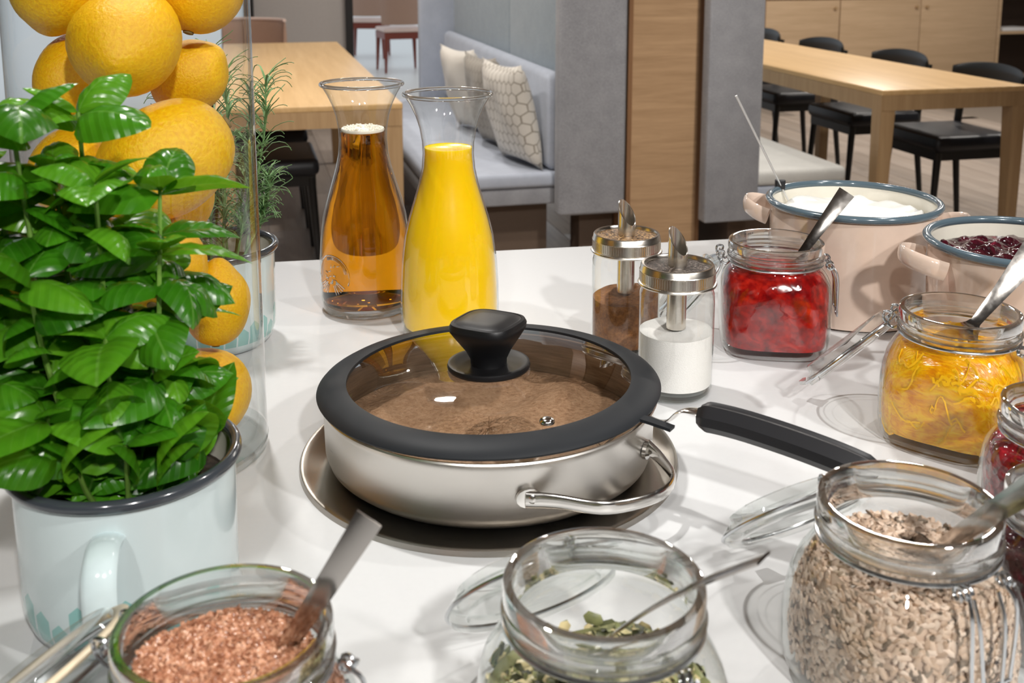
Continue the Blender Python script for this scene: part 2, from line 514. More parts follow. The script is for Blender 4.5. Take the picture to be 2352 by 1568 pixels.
# ------------------------------------------------------------------ mesh helpers
def mesh(name, verts, faces, smooth=True, sharp=40, mats=None, fmats=None):
    me = bpy.data.meshes.new(name)
    me.from_pydata([tuple(v) for v in verts], [], faces)
    me.update()
    if smooth:
        me.polygons.foreach_set('use_smooth', [True] * len(me.polygons))
        if sharp:
            me.set_sharp_from_angle(angle=math.radians(sharp))
    if mats:
        for x in mats:
            me.materials.append(MATS[x])
    if fmats:
        me.polygons.foreach_set('material_index', fmats)
    return me


def obj(name, me, mat=None, parent=None, loc=(0, 0, 0), rot=(0, 0, 0), scale=(1, 1, 1), label=None):
    o = bpy.data.objects.new(name, me)
    COL.objects.link(o)
    if mat and me is not None and not me.materials:
        me.materials.append(MATS[mat])
    if parent:
        o.parent = parent
    o.location = loc
    o.rotation_euler = rot
    o.scale = scale
    if label:
        o['label'] = label
    return o


def tag(o, label, cat, group=None, kind=None):
    o['label'] = label
    o['category'] = cat
    if group:
        o['group'] = group
    if kind:
        o['kind'] = kind
    return o


def thing(name, label, cat, loc=(0, 0, 0), rotz=0.0, group=None):
    o = obj(name, None, None, None, loc, (0, 0, rotz))
    o.empty_display_size = 0.05
    return tag(o, label, cat, group)


def struct(o):
    o['kind'] = 'structure'
    return o


def dup(o, parent=None):
    c = o.copy()
    COL.objects.link(c)
    c.parent = parent
    for ch in o.children:
        dup(ch, c)
    return c


def join(*parts):
    V, F = [], []
    for v, f in parts:
        n = len(V)
        V += [tuple(p) for p in v]
        F += [tuple(i + n for i in q) for q in f]
    return V, F


def xform(vf, mat):
    return [tuple(mat @ Vector(p)) for p in vf[0]], vf[1]


def move(vf, d):
    return [(p[0] + d[0], p[1] + d[1], p[2] + d[2]) for p in vf[0]], vf[1]


def lathe(prof, seg=64, closed=False, shape=None):
    """prof: list of (r, z). r==0 ends become poles. shape(t, z) scales the radius"""
    V, F, rings = [], [], []
    for r, z in prof:
        if r <= 1e-7:
            rings.append([len(V)])
            V.append((0, 0, z))
        else:
            ring = []
            for k in range(seg):
                t = 2 * PI * k / seg
                s = shape(t, z) if shape else 1.0
                ring.append(len(V))
                V.append((r * s * math.cos(t), r * s * math.sin(t), z))
            rings.append(ring)
    pairs = list(zip(rings[:-1], rings[1:]))
    if closed:
        pairs.append((rings[-1], rings[0]))
    for a, b in pairs:
        if len(a) == 1 and len(b) == 1:
            continue
        for k in range(seg):
            j = (k + 1) % seg
            if len(a) == 1:
                F.append((a[0], b[j], b[k]))
            elif len(b) == 1:
                F.append((a[k], a[j], b[0]))
            else:
                F.append((a[k], a[j], b[j], b[k]))
    return V, F


def ring_prof(r, z, a, b=None, n=12):
    b = b or a
    return [(r + a * math.cos(2 * PI * k / n), z + b * math.sin(2 * PI * k / n)) for k in range(n)]


def ring(r, z, a, b=None, seg=64, n=12):
    return lathe(ring_prof(r, z, a, b, n), seg, True)


def smooth_path(pts, n=6):
    """Catmull-Rom through pts"""
    P = [Vector(p) for p in pts]
    out = []
    for i in range(len(P) - 1):
        p0 = P[i - 1] if i else P[0] * 2 - P[1]
        p1, p2 = P[i], P[i + 1]
        p3 = P[i + 2] if i + 2 < len(P) else P[-1] * 2 - P[-2]
        for k in range(n):
            t = k / n
            out.append(0.5 * ((2 * p1) + (p2 - p0) * t + (2 * p0 - 5 * p1 + 4 * p2 - p3) * t * t + (3 * p1 - p0 - 3 * p2 + p3) * t ** 3))
    out.append(P[-1])
    return out


def sweep(path, section, up=(0, 0, 1), closed=False, caps=True):
    """section(i, s) -> list of (a, b) offsets along side and up; constant count"""
    P = [Vector(p) for p in path]
    n = len(P)
    V, F = [], []
    upv = Vector(up)
    m = None
    prev_side = None
    for i, p in enumerate(P):
        if closed:
            t = (P[(i + 1) % n] - P[i - 1]).normalized()
        else:
            t = (P[min(i + 1, n - 1)] - P[max(i - 1, 0)]).normalized()
        side = t.cross(upv)
        if side.length < 1e-3:
            side = prev_side or t.orthogonal()
        side.normalize()
        if prev_side is not None and side.dot(prev_side) < 0 and not closed:
            side = -side
        prev_side = side
        u2 = side.cross(t).normalized()
        sec = section(i, i / max(1, n - 1))
        m = len(sec)
        for a, b in sec:
            V.append(tuple(p + side * a + u2 * b))
    for i in range(n if closed else n - 1):
        a0 = i * m
        b0 = ((i + 1) % n) * m
        for k in range(m):
            j = (k + 1) % m
            F.append((a0 + k, a0 + j, b0 + j, b0 + k))
    if caps and not closed:
        F.append(tuple(range(m - 1, -1, -1)))
        F.append(tuple((n - 1) * m + k for k in range(m)))
    return V, F


def tube(path, r, seg=8, closed=False, up=(0.12, 0.31, 0.94)):
    rr = r if callable(r) else (lambda s: r)
    return sweep(path, lambda i, s: [(rr(s) * math.cos(2 * PI * k / seg), rr(s) * math.sin(2 * PI * k / seg)) for k in range(seg)], up, closed)


def box(x0, x1, y0, y1, z0, z1, bev=0.0):
    """box with chamfered (two-step rounded) vertical and horizontal edges"""
    if bev <= 0:
        V = [(x, y, z) for z in (z0, z1) for y in (y0, y1) for x in (x0, x1)]
        return V, [(0, 2, 3, 1), (4, 5, 7, 6), (0, 1, 5, 4), (2, 6, 7, 3), (0, 4, 6, 2), (1, 3, 7, 5)]
    cx, cy_, hx, hy = (x0 + x1) / 2, (y0 + y1) / 2, (x1 - x0) / 2, (y1 - y0) / 2
    bev = min(bev, hx * 0.99, hy * 0.99, (z1 - z0) / 2 * 0.99)
    prof = []
    steps = 3
    for k in range(steps + 1):
        t = PI / 2 * k / steps
        prof.append((bev * (1 - math.sin(t)), z0 + bev * (1 - math.cos(t))))
    for k in range(steps + 1):
        t = PI / 2 * k / steps
        prof.append((bev * (1 - math.cos(t)), z1 - bev * (1 - math.sin(t))))
    V, F = [], []
    cs = 3
    per = 4 * (cs + 1)
    for inset, z in prof:
        ax, ay = hx - inset, hy - inset
        r = max(bev - inset, 1e-5)
        for q, (sx, sy) in enumerate(((1, 1), (-1, 1), (-1, -1), (1, -1))):
            for k in range(cs + 1):
                t = PI / 2 * q + PI / 2 * k / cs
                V.append((cx + sx * (ax - r) + r * math.cos(t), cy_ + sy * (ay - r) + r * math.sin(t), z))
    n = len(prof)
    for i in range(n - 1):
        for k in range(per):
            j = (k + 1) % per
            F.append((i * per + k, i * per + j, (i + 1) * per + j, (i + 1) * per + k))
    F.append(tuple(range(per - 1, -1, -1)))
    F.append(tuple((n - 1) * per + k for k in range(per)))
    return V, F


def mk(name, vf, mat, parent=None, smooth=True, sharp=40, **kw):
    return obj(name, mesh(name, vf[0], vf[1], smooth, sharp), mat, parent, **kw)


ICO = None


def ico():
    global ICO
    if ICO is None:
        t = (1 + 5 ** 0.5) / 2
        v = [Vector(p).normalized() for p in ((-1, t, 0), (1, t, 0), (-1, -t, 0), (1, -t, 0), (0, -1, t), (0, 1, t), (0, -1, -t), (0, 1, -t), (t, 0, -1), (t, 0, 1), (-t, 0, -1), (-t, 0, 1))]
        f = [(0, 11, 5), (0, 5, 1), (0, 1, 7), (0, 7, 10), (0, 10, 11), (1, 5, 9), (5, 11, 4), (11, 10, 2), (10, 7, 6), (7, 1, 8), (3, 9, 4), (3, 4, 2), (3, 2, 6), (3, 6, 8), (3, 8, 9), (4, 9, 5), (2, 4, 11), (6, 2, 10), (8, 6, 7), (9, 8, 1)]
        ICO = (v, f)
    return ICO


def blob(c, s, rot):
    v, f = ico()
    m = rot.to_matrix()
    return [tuple(Vector(c) + m @ Vector((p[0] * s[0], p[1] * s[1], p[2] * s[2]))) for p in v], f


# ------------------------------------------------------------------ room (rotated 14 degrees to the view)
RA = math.radians(14)
CA, SA = math.cos(RA), math.sin(RA)


def rm(a, b, z=0.0):
    return (a * CA - b * SA, a * SA + b * CA, z)


def rmk(name, vf, mat, parent=None, **kw):
    """a mesh written in room coordinates; a top-level one gets the room's rotation"""
    o = mk(name, vf, mat, parent, **kw)
    if parent is None:
        o.rotation_euler = (0, 0, RA)
    return o


# floor with planks --------------------------------------------------------
floor = struct(rmk('floor', box(-4, 9, -4, 9.2, -0.06, -0.004), 'joint', smooth=False))
PW, PL = 0.19, 1.9
plank_me = mesh('plank', *box(-PW / 2 + 0.0012, PW / 2 - 0.0012, -PL / 2 + 0.0012, PL / 2 - 0.0012, -0.02, 0.0, 0.0015), True, 40)
plank_me.materials.append(MATS['plank'])
for i in range(-8, 30):
    a = i * PW
    offs = ((i * 7) % 5) * PL / 5
    for j in range(1, 6):
        b = j * PL + offs - 0.4
        if b > 9.15 - PL / 2 + 0.5 or b < 2.6:
            continue
        if a < -0.6 and b < 4:
            continue
        bb = min(b, 9.2 - PL / 2)
        obj('plank', plank_me, None, floor, (a, bb, 0))
hall = struct(rmk('floor_hall', box(-16, 9, 9.2, 34, -0.06, 0.0), 'tile_floor', smooth=False))
ceil_ = struct(rmk('ceiling', box(-3.2, 9, -4, 9.3, 2.75, 2.85), 'ceiling', smooth=False))
struct(rmk('wall_back', box(-3.2, 9, -4.1, -4.0, 0, 2.75), 'partition', smooth=False))
struct(rmk('wall_left', box(-3.3, -3.2, -4, 8.0, 0, 2.75), 'partition', smooth=False))
struct(rmk('wall_right', box(8.6, 8.7, -4, 9.3, 0, 2.75), 'white_wall', smooth=False))
struct(rmk('wall_front', box(3.2, 8.6, 9.62, 9.72, 0, 2.75), 'white_wall', smooth=False))
# grey partition with dark edges beside the hall opening
part = struct(rmk('wall_partition', box(0.1, 0.745, 8.0, 8.1, 0, 2.75), 'partition', smooth=False))
struct(rmk('trim_1', box(0.745, 0.80, 7.97, 8.13, 0, 2.75), 'dark_trim', smooth=False))
struct(rmk('trim_2', box(0.03, 0.10, 7.97, 8.13, 0, 2.75), 'dark_trim', smooth=False))


# ------------------------------------------------------------------ buffet counter
cnt = thing('buffet_counter', 'long white buffet counter carrying the breakfast food', 'counter', (0.2, 1.5245, 0), math.radians(10.4))
mk('worktop', box(-2.2, 2.2, -1.9, 0.0, 0.86, 0.90, 0.004), 'counter', cnt)
mk('base', box(-2.1, 2.1, -1.85, -0.12, 0.0, 0.86), 'counter_base', cnt, smooth=False)
Z = 0.90


# ------------------------------------------------------------------ clip-top jars
def sq(n_of_z):
    def f(t, z):
        n = n_of_z(z)
        if n <= 2.001:
            return 1.0
        return 1.0 / (abs(math.cos(t)) ** n + abs(math.sin(t)) ** n) ** (1.0 / n)
    return f


def jar_n(z):
    # squarish foot, round shoulder
    return 2.0 + 1.6 * max(0.0, min(1.0, (0.082 - z) / 0.05))


JAR = [(0.0, 0.004), (0.040, 0.0035), (0.047, 0.0), (0.0525, 0.003), (0.0555, 0.010), (0.0572, 0.022), (0.0580, 0.040), (0.0585, 0.056), (0.0582, 0.066),
       (0.0568, 0.074), (0.0540, 0.081), (0.0505, 0.0865), (0.0478, 0.0900), (0.0466, 0.0930), (0.0466, 0.0965), (0.0472, 0.0985), (0.0472, 0.1080)]
JAR_ROUND = [(0.0, 0.004), (0.036, 0.0035), (0.045, 0.0), (0.0500, 0.003), (0.0530, 0.010), (0.0548, 0.025), (0.0552, 0.045), (0.0545, 0.060), (0.0520, 0.070),
             (0.0478, 0.077), (0.0440, 0.082), (0.0420, 0.086), (0.0415, 0.089), (0.0420, 0.091), (0.0420, 0.098)]


def inner_r(prof, z, gap=0.0028):
    for (r0, z0), (r1, z1) in zip(prof[2:-1], prof[3:]):
        if z0 <= z <= z1:
            return r0 + (r1 - r0) * (z - z0) / max(1e-6, z1 - z0) - gap
    return prof[-1][0] - gap


def build_jar_parts(t, prof, square, hinge=True, lid_tilt=48, seal=False, top=0.116):
    k = prof[-1][0] / 0.0472
    H = prof[-1][1]
    mk('glass_body', lathe(prof, 96, False, sq(jar_n) if square else None), 'glass', t)
    # heavy moulded mouth: lip, ledge and shoulder ridge
    lip = [(0.0446 * k, H - 0.014), (0.0446 * k, H + 0.0065), (0.0452 * k, H + 0.0078), (0.0472 * k, H + 0.0082), (0.0492 * k, H + 0.0076), (0.0498 * k, H + 0.0062),
           (0.0498 * k, H - 0.001), (0.0478 * k, H - 0.003), (0.0474 * k, H - 0.014)]
    mk('lip', lathe(lip, 96, True), 'glass_rim', t)
    mk('ledge', ring(0.0478 * k, H - 0.0075, 0.0030, 0.0026, 96), 'glass_rim', t)
    # wire band
    zb = H - 0.0135
    rb = 0.0490 * k
    mk('wire_band', ring(rb, zb, 0.0013, None, 96, 8), 'wire', t)
    # hinge at -x
    hz = zb + 0.006
    hx = -rb - 0.0085
    hv = []
    for s in (-1, 1):
        y = s * 0.011
        pts = smooth_path([(-rb + 0.001, y, zb), (-rb - 0.004, y, zb - 0.003), (hx - 0.003, y, hz - 0.003), (hx - 0.003, y, hz + 0.004), (hx + 0.003, y, hz + 0.004), (hx + 0.002, y, hz - 0.002)], 5)
        hv.append(tube(pts, 0.0012, 7))
    hv.append(tube([(hx, -0.013, hz), (hx, 0.013, hz)], 0.0013, 8))
    mk('hinge_wire', join(*hv), 'wire', t)
    # clip hanging at +x
    r0 = rb + 0.001
    cl = []
    for s in (-1, 1):
        coil = [(r0 + 0.004 + 0.0035 * math.cos(a), s * (0.011 + 0.0006 * a), zb + 0.0035 * math.sin(a)) for a in [q * PI / 5 for q in range(0, 21)]]
        cl.append(tube(coil, 0.0012, 6))
    outer = smooth_path([(r0 + 0.006, -0.0125, zb), (r0 + 0.0125, -0.0155, zb - 0.012), (r0 + 0.0135, -0.0135, zb - 0.047), (r0 + 0.0140, -0.0105, zb - 0.0505),
                         (r0 + 0.0140, 0.0105, zb - 0.0505), (r0 + 0.0135, 0.0135, zb - 0.047), (r0 + 0.0125, 0.0155, zb - 0.012), (r0 + 0.006, 0.0125, zb)], 4)
    cl.append(tube(outer, 0.0012, 7, up=(0.9, 0.1, 0.3)))
    mk('clip', join(*cl), 'wire', t)
    inner = smooth_path([(r0 + 0.006, -0.0085, zb - 0.004), (r0 + 0.012, -0.0085, zb - 0.020), (r0 + 0.015, -0.0055, zb - 0.054), (r0 + 0.016, 0.0, zb - 0.0575),
                         (r0 + 0.015, 0.0055, zb - 0.054), (r0 + 0.012, 0.0085, zb - 0.020), (r0 + 0.006, 0.0085, zb - 0.004)], 4)
    mk('clip_lever', tube(inner, 0.0012, 7, up=(0.9, 0.1, 0.3)), 'wire', t)
    if hinge:
        R = 0.0500 * k
        g = R + 0.004
        lp = [(0, 0.0045), (0.036 * k, 0.0045), (0.0385 * k, 0.0052), (0.040 * k, 0.0085), (0.0425 * k, 0.0095), (0.0490 * k, 0.0085), (R, 0.0060), (R, 0.0020), (0.0480 * k, 0.0),
              (0.0435 * k, 0.0), (0.0425 * k, -0.0065), (0.0405 * k, -0.0075), (0.036 * k, -0.006), (0, -0.002)]
        piv = obj('lid', mesh('lid', *lathe(lp, 80)), 'glass', t)
        th = PI - math.radians(lid_tilt)
        piv.location = (hx + g * math.cos(th), 0, hz - g * math.sin(th))
        piv.rotation_euler = (0, th, 0)
        wires = [ring(R + 0.0008, 0.0042, 0.0012, None, 80, 7)]
        for s in (-1, 1):
            wires.append(tube([(-g, s * 0.009, 0.0), (-R, s * 0.009, 0.0042)], 0.0012, 7))
        wires.append(tube([(-g, -0.009, 0.0), (-g, 0.009, 0.0)], 0.0011, 7))
        mk('lid_wire', join(*wires), 'wire', piv)
        tabv = sweep([(R - 0.002, 0, 0.005), (R + 0.006, 0, 0.004), (R + 0.012, 0, 0.001)], lambda i, s: [(-0.009 + 0.004 * s, -0.002), (0.009 - 0.004 * s, -0.002), (0.009 - 0.004 * s, 0.0015), (-0.009 + 0.004 * s, 0.0015)])
        mk('lid_tab', tabv, 'glass_rim', piv)
        if seal:
            mk('seal', ring(0.0455 * k, -0.0016, 0.0042, 0.0020, 80, 10), 'seal', piv, label='cream rubber sealing ring')


def neck(prof, z, r):
    """stay inside the moulded lip"""
    return min(r, prof[-1][0] * 0.905) if prof is JAR and z > 0.088 else r


def contents_prof(prof, top, gap=0.0030, base=0.0075, n=14):
    out = [(0.0, base), (prof[1][0] * 0.9, base)]
    for k in range(n + 1):
        z = base + 0.004 + (top - base - 0.004) * k / n
        out.append((neck(prof, z, inner_r(prof, z, gap)), z))
    return out


def jar(name, label, loc, hinge_az, prof=JAR, square=True, tilt=48, seal=False, hinge=True):
    t = thing(name, label, 'jar', (loc[0], loc[1], Z), math.radians(hinge_az - 180))
    build_jar_parts(t, prof, square, hinge, tilt, seal)
    return t


jar('clip_top_jar', 'clip-top glass jar of brown flax seeds beside the basil mug', (-0.132, 0.452), 166, tilt=36, seal=True)
jar('clip_top_jar', 'clip-top glass jar partly filled with green pumpkin seeds', (0.045, 0.487), 112, tilt=50)
jar('clip_top_jar', 'clip-top glass jar of beige sunflower kernels beside the pumpkin seed jar', (0.222, 0.564), 114, tilt=44)
jar('clip_top_jar', 'squarish clip-top glass jar of bright red jam before the cream pot', (0.279, 1.113), 172, tilt=50)
jar('clip_top_jar', 'clip-top glass jar of orange marmalade with its lid hanging open', (0.383, 0.890), 143, tilt=46)
jar('clip_top_jar', 'round clip-top glass jar of dark red berry jam beside the marmalade', (0.389, 0.716), 60, JAR_ROUND, False, 50, False, False)
jar('clip_top_jar', 'clip-top glass jar of purple blackcurrant jam behind the sunflower seed jar', (0.336, 0.604), 60, [(r * 0.86, z * 0.95) for r, z in JAR_ROUND], False, 50, False, False)


def uneven_top(prof, top, seed, amp, square, gap=0.003, seg=72, rings=9, slope=(0, 0)):
    """solid filling with a lumpy top surface"""
    rnd = random.Random(seed)
    ph = [rnd.uniform(0, 6.28) for _ in range(8)]
    P = contents_prof(prof, top, gap)
    V, F = lathe(P, seg, False, sq(jar_n) if square else None)
    last = len(V) - seg
    rt = P[-1][0]

    def h(x, y):
        u, v = x / rt, y / rt
        return amp * (0.5 * math.sin(3.1 * u + ph[0]) * math.cos(2.7 * v + ph[1]) + 0.35 * math.sin(6.3 * u + 2 * v + ph[2]) + 0.3 * math.cos(5.7 * v - 3 * u + ph[3]) + 0.2 * math.sin(11 * u + ph[4]) * math.sin(12 * v + ph[5])) + slope[0] * u + slope[1] * v
    prev = list(range(last, last + seg))
    for k in prev:
        x, y, z = V[k]
        V[k] = (x, y, z + h(x, y) * 0.6)
    for r in range(1, rings):
        f = 1 - r / rings
        cur = []
        for k in range(seg):
            x, y, _ = V[last + k]
            x, y = x * f, y * f
            cur.append(len(V))
            V.append((x, y, top + h(x, y)))
        for k in range(seg):
            j = (k + 1) % seg
            F.append((prev[k], prev[j], cur[j], cur[k]))
        prev = cur
    c = len(V)
    V.append((0, 0, top + h(0, 0)))
    for k in range(seg):
        F.append((prev[k], prev[(k + 1) % seg], c))
    return V, F, h


def filling(name, label, cat, xy, az, prof, square, top, mat, seed, amp=0.002, extra=None, slope=(0, 0), gap=0.003):
    V, F, h = uneven_top(prof, top, seed, amp, square, gap, slope=slope)
    mats, fm = [mat], [0] * len(F)
    if extra:
        for vf, mt in extra(h):
            if mt not in mats:
                mats.append(mt)
            n = len(V)
            V += vf[0]
            F += [tuple(i + n for i in q) for q in vf[1]]
            fm += [mats.index(mt)] * len(vf[1])
    o = obj(name, mesh(name, V, F, True, 60, mats, fm), None, None, (xy[0], xy[1], Z), (0, 0, math.radians(az - 180)))
    return tag(o, label, cat, None, 'stuff')


def shell_points(prof, square, top, n, rnd, h, frac_top=0.45, zmin=0.02, gap=0.004, pad=0.0):
    """points and outward normals over the visible skin of a jar filling"""
    s = sq(jar_n) if square else (lambda t, z: 1.0)
    out = []
    rt = neck(prof, top, inner_r(prof, top, gap)) - pad
    for k in range(n):
        t = rnd.uniform(0, 2 * PI)
        if rnd.random() < frac_top:
            r = rt * math.sqrt(rnd.random()) * s(t, top)
            x, y = r * math.cos(t), r * math.sin(t)
            out.append(((x, y, top + h(x, y) + rnd.uniform(-0.0005, 0.0015)), Vector((0, 0, 1)), True))
        else:
            z = rnd.uniform(zmin, top)
            r = neck(prof, z, inner_r(prof, z, gap)) * s(t, z) - (0.0010 if z > 0.058 else 0.0)
            out.append(((r * math.cos(t), r * math.sin(t), z), Vector((math.cos(t), math.sin(t), 0)), False))
    return out


def seeds(prof, square, top, n, size, seed, mat_of, frac_top=0.45, zmin=0.03, loose=0.5):
    def make(h):
        rnd = random.Random(seed)
        acc = {}
        for p, nrm, is_top in shell_points(prof, square, top, n, rnd, h, frac_top, zmin, 0.0036 + size[2], size[0] * 0.8):
            q = nrm.to_track_quat('Z', 'X')
            e = Euler((rnd.gauss(0, loose), rnd.gauss(0, loose), rnd.uniform(0, 2 * PI))).to_quaternion()
            if not is_top:
                e = Euler((rnd.gauss(0, 0.12), rnd.gauss(0, 0.12), rnd.uniform(0, 2 * PI))).to_quaternion()
            k = rnd.uniform(0.8, 1.15)
            b = blob(p, (size[0] * k, size[1] * k, size[2] * k), q @ e)
            mt = mat_of(p, rnd)
            V, F = acc.setdefault(mt, ([], []))
            m0 = len(V)
            V += b[0]
            F += [tuple(i + m0 for i in f) for f in b[1]]
        return [(vf, mt) for mt, vf in acc.items()]
    return make


filling('flax_seeds', 'glossy reddish brown flax seeds filling the front jar by the basil', 'seeds', (-0.132, 0.452), 166, JAR, True, 0.0955, 'flax_core', 3, 0.003,
        seeds(JAR, True, 0.0955, 5200, (0.0024, 0.0013, 0.0006), 11, lambda p, r: 'flax', 0.6, 0.05), gap=0.0052)
filling('pumpkin_seeds', 'green and pale pumpkin seeds heaped low in a glass jar', 'seeds', (0.045, 0.487), 112, JAR, True, 0.056, 'pumpkin_core', 5, 0.006,
        seeds(JAR, True, 0.057, 850, (0.0062, 0.0036, 0.0013), 12, lambda p, r: 'pumpkin', 0.5, 0.012, 0.45), gap=0.0066, slope=(0.008, 0))
filling('sunflower_seeds', 'pale beige sunflower kernels with brown flecks in a clip-top jar', 'seeds', (0.222, 0.564), 114, JAR, True, 0.080, 'sunflower_core', 6, 0.004,
        seeds(JAR, True, 0.080, 4600, (0.0041, 0.0019, 0.0011), 13, lambda p, r: 'sunflower_dark' if r.random() < 0.16 else 'sunflower', 0.30, 0.012, 0.4), gap=0.0062)
filling('red_jam', 'bright red fruit jam filling the squarish jar by the cream pot', 'jam', (0.279, 1.113), 172, JAR, True, 0.090, 'red_jam', 7, 0.0025)


def peel_strips(h):
    rnd = random.Random(21)
    parts = []
    s = sq(jar_n)
    for k in range(85):
        t = rnd.uniform(0, 2 * PI)
        z = rnd.uniform(0.012, 0.086)
        L = rnd.uniform(0.008, 0.026)
        a = rnd.uniform(-1.2, 1.2)
        pts = []
        for q in range(6):
            u = (q / 5 - 0.5) * L
            tt = t + u * math.cos(a) / 0.055
            zz = min(0.088, max(0.009, z + u * math.sin(a) + 0.004 * math.sin(q * 1.1 + k)))
            r = (inner_r(JAR, zz, 0.0034)) * s(tt, zz)
            pts.append((r * math.cos(tt), r * math.sin(tt), zz))
        parts.append(sweep(pts, lambda i, s_: [(0.0004, 0.0015), (-0.0004, 0.0015), (-0.0004, -0.0015), (0.0004, -0.0015)], up=(0.1, 0.2, 1)))
    for k in range(70):
        t = rnd.uniform(0, 2 * PI)
        r = 0.036 * math.sqrt(rnd.random())
        x, y = r * math.cos(t), r * math.sin(t)
        a = rnd.uniform(0, PI)
        L = rnd.uniform(0.006, 0.016)
        pts = [(x + (q / 4 - 0.5) * L * math.cos(a), y + (q / 4 - 0.5) * L * math.sin(a), 0.0905 + h(x, y) + 0.003 * math.sin(q * 0.9) * rnd.random()) for q in range(5)]
        parts.append(sweep(pts, lambda i, s_: [(0.0011, 0.0006), (-0.0011, 0.0006), (-0.0011, -0.0006), (0.0011, -0.0006)]))
    return [(join(*parts), 'peel')]


filling('marmalade', 'orange marmalade with thin yellow peel strips in a glass jar', 'marmalade', (0.383, 0.890), 143, JAR, True, 0.090, 'marmalade', 8, 0.003, peel_strips)
filling('berry_jam', 'dark red berry jam in the round jar beside the marmalade', 'jam', (0.389, 0.716), 60, JAR_ROUND, False, 0.074, 'berry_jam', 9, 0.004)
JR2 = [(r * 0.86, z * 0.95) for r, z in JAR_ROUND]
filling('blackcurrant_jam', 'blackish purple currant jam in the jar behind the sunflower seeds', 'jam', (0.336, 0.604), 60, JR2, False, 0.066, 'dark_jam', 10, 0.003)


# ------------------------------------------------------------------ cutlery
def spoon_vf(L, hw=0.0095, bowl=True):
    """bowl centred near x=0, handle along +x to x=L"""
    path, W, T, D = [], [], [], []
    n = 34
    for i in range(n + 1):
        x = -0.028 + (L + 0.028) * i / n
        if x < 0.026:
            q = (x + 0.028) / 0.054
            w = 0.019 * math.sqrt(max(0.02, 1 - (2 * q - 0.92) ** 2)) if q < 0.96 else 0.006
            d = 0.007 * max(0.0, math.sin(PI * min(1, q)))
        else:
            q = (x - 0.026) / (L - 0.026)
            w = 0.0042 + (hw - 0.0042) * q ** 1.3
            d = 0.0
        if not bowl and x < 0.026:
            w = 0.004
            d = 0
        path.append((x, 0, 0.005 * math.sin(PI * max(0, x) / L)))
        W.append(max(w, 0.002))
        D.append(d)

    def sec(i, s):
        w, d = W[i], D[i]
        pts = []
        for k in range(9):
            y = -1 + 2 * k / 8
            pts.append((y * w, d * (y * y - 1) + 0.0009 - 0.0004 * y * y))
        for k in range(8, -1, -1):
            y = -1 + 2 * k / 8
            pts.append((y * w, d * (y * y - 1) - 0.0007))
        return pts
    return sweep(path, sec)


def spoon(name, label, p0, p1, roll=0.0, hw=0.0095, cat='spoon', mat='spoon'):
    """p0 bowl, p1 handle end"""
    a, b = Vector(p0), Vector(p1)
    d = b - a
    o = mk(name, spoon_vf(d.length, hw), mat, None)
    o.rotation_mode = 'QUATERNION'
    x = d.normalized()
    n = Vector((0, -0.62, 0.78))
    z = (n - x * n.dot(x)).normalized()
    y = z.cross(x)
    o.rotation_quaternion = Matrix((x, y, z)).transposed().to_quaternion() @ Quaternion((1, 0, 0), roll)
    o.location = a
    return tag(o, label, cat)


spoon('spoon', 'steel spoon standing in the brown flax seeds', (-0.126, 0.468, 0.962), (-0.0655, 0.462, 1.062), 0.45, 0.0068)
spoon('spoon', 'slim steel spoon leaning in the pumpkin seed jar', (0.035, 0.503, 0.960), (0.113, 0.449, 1.050), -1.05, 0.0068)
spoon('spoon', 'steel spoon resting in the sunflower kernel jar', (0.232, 0.571, 0.972), (0.268, 0.494, 1.070), 0.3, 0.0075)
spoon('spoon', 'dark steel spoon leaning in the red jam jar', (0.288, 1.113, 0.972), (0.3545, 1.125, 1.065), 0.1, 0.0090)
spoon('spoon', 'shiny steel spoon resting in the marmalade jar', (0.373, 0.876, 0.986), (0.453, 0.899, 1.075), 0.2, 0.0125)

# ------------------------------------------------------------------ carafes
CAR = [(0.0, 0.006), (0.040, 0.006), (0.0440, 0.0), (0.0490, 0.001), (0.0520, 0.006), (0.0538, 0.018), (0.0542, 0.035), (0.0537, 0.060), (0.0520, 0.085),
       (0.0485, 0.112), (0.0435, 0.132), (0.0375, 0.152), (0.0322, 0.170), (0.0288, 0.186), (0.0275, 0.202), (0.0280, 0.215), (0.0305, 0.230), (0.0345, 0.243),
       (0.0400, 0.255), (0.0460, 0.265)]


def carafe(label, xy, top, liquid, liq_name, liq_label, liq_cat):
    t = thing('carafe', label, 'carafe', (xy[0], xy[1], Z))
    mk('glass_body', lathe(CAR, 96), 'glass', t)
    mk('lip', ring(0.0465, 0.2665, 0.0022, 0.0022, 96, 12), 'glass_rim', t)
    foot = [(0.0, 0.0015), (0.043, 0.0005), (0.0485, 0.0015), (0.0512, 0.006), (0.0505, 0.009), (0.044, 0.0065), (0.0, 0.0075)]
    mk('foot', lathe(foot, 96), 'glass_rim', t)
    prof = [(0.0, 0.0105), (0.046, 0.0105), (0.0500, 0.0125)]
    for r, z in CAR:
        if 0.013 < z < top:
            prof.append((r - 0.0022, z))
    rt = inner_r(CAR, top, 0.0022)
    prof += [(rt, top), (rt * 0.96, top - 0.0006), (0.0, top - 0.0006)]
    o = mk(liq_name, lathe(prof, 96), liquid, None, loc=(xy[0], xy[1], Z))
    tag(o, liq_label, liq_cat)
    return t


AX, AY = -0.172, 1.237
am = carafe('flared glass carafe of clear amber juice with a moulded crest', (AX, AY), 0.212, 'amber', 'apple_juice', 'clear amber juice standing in the glass carafe', 'juice')
carafe('flared glass carafe full of opaque orange juice', (-0.0685, 1.15), 0.209, 'orange', 'orange_juice', 'opaque bright yellow orange juice in the glass carafe', 'juice')
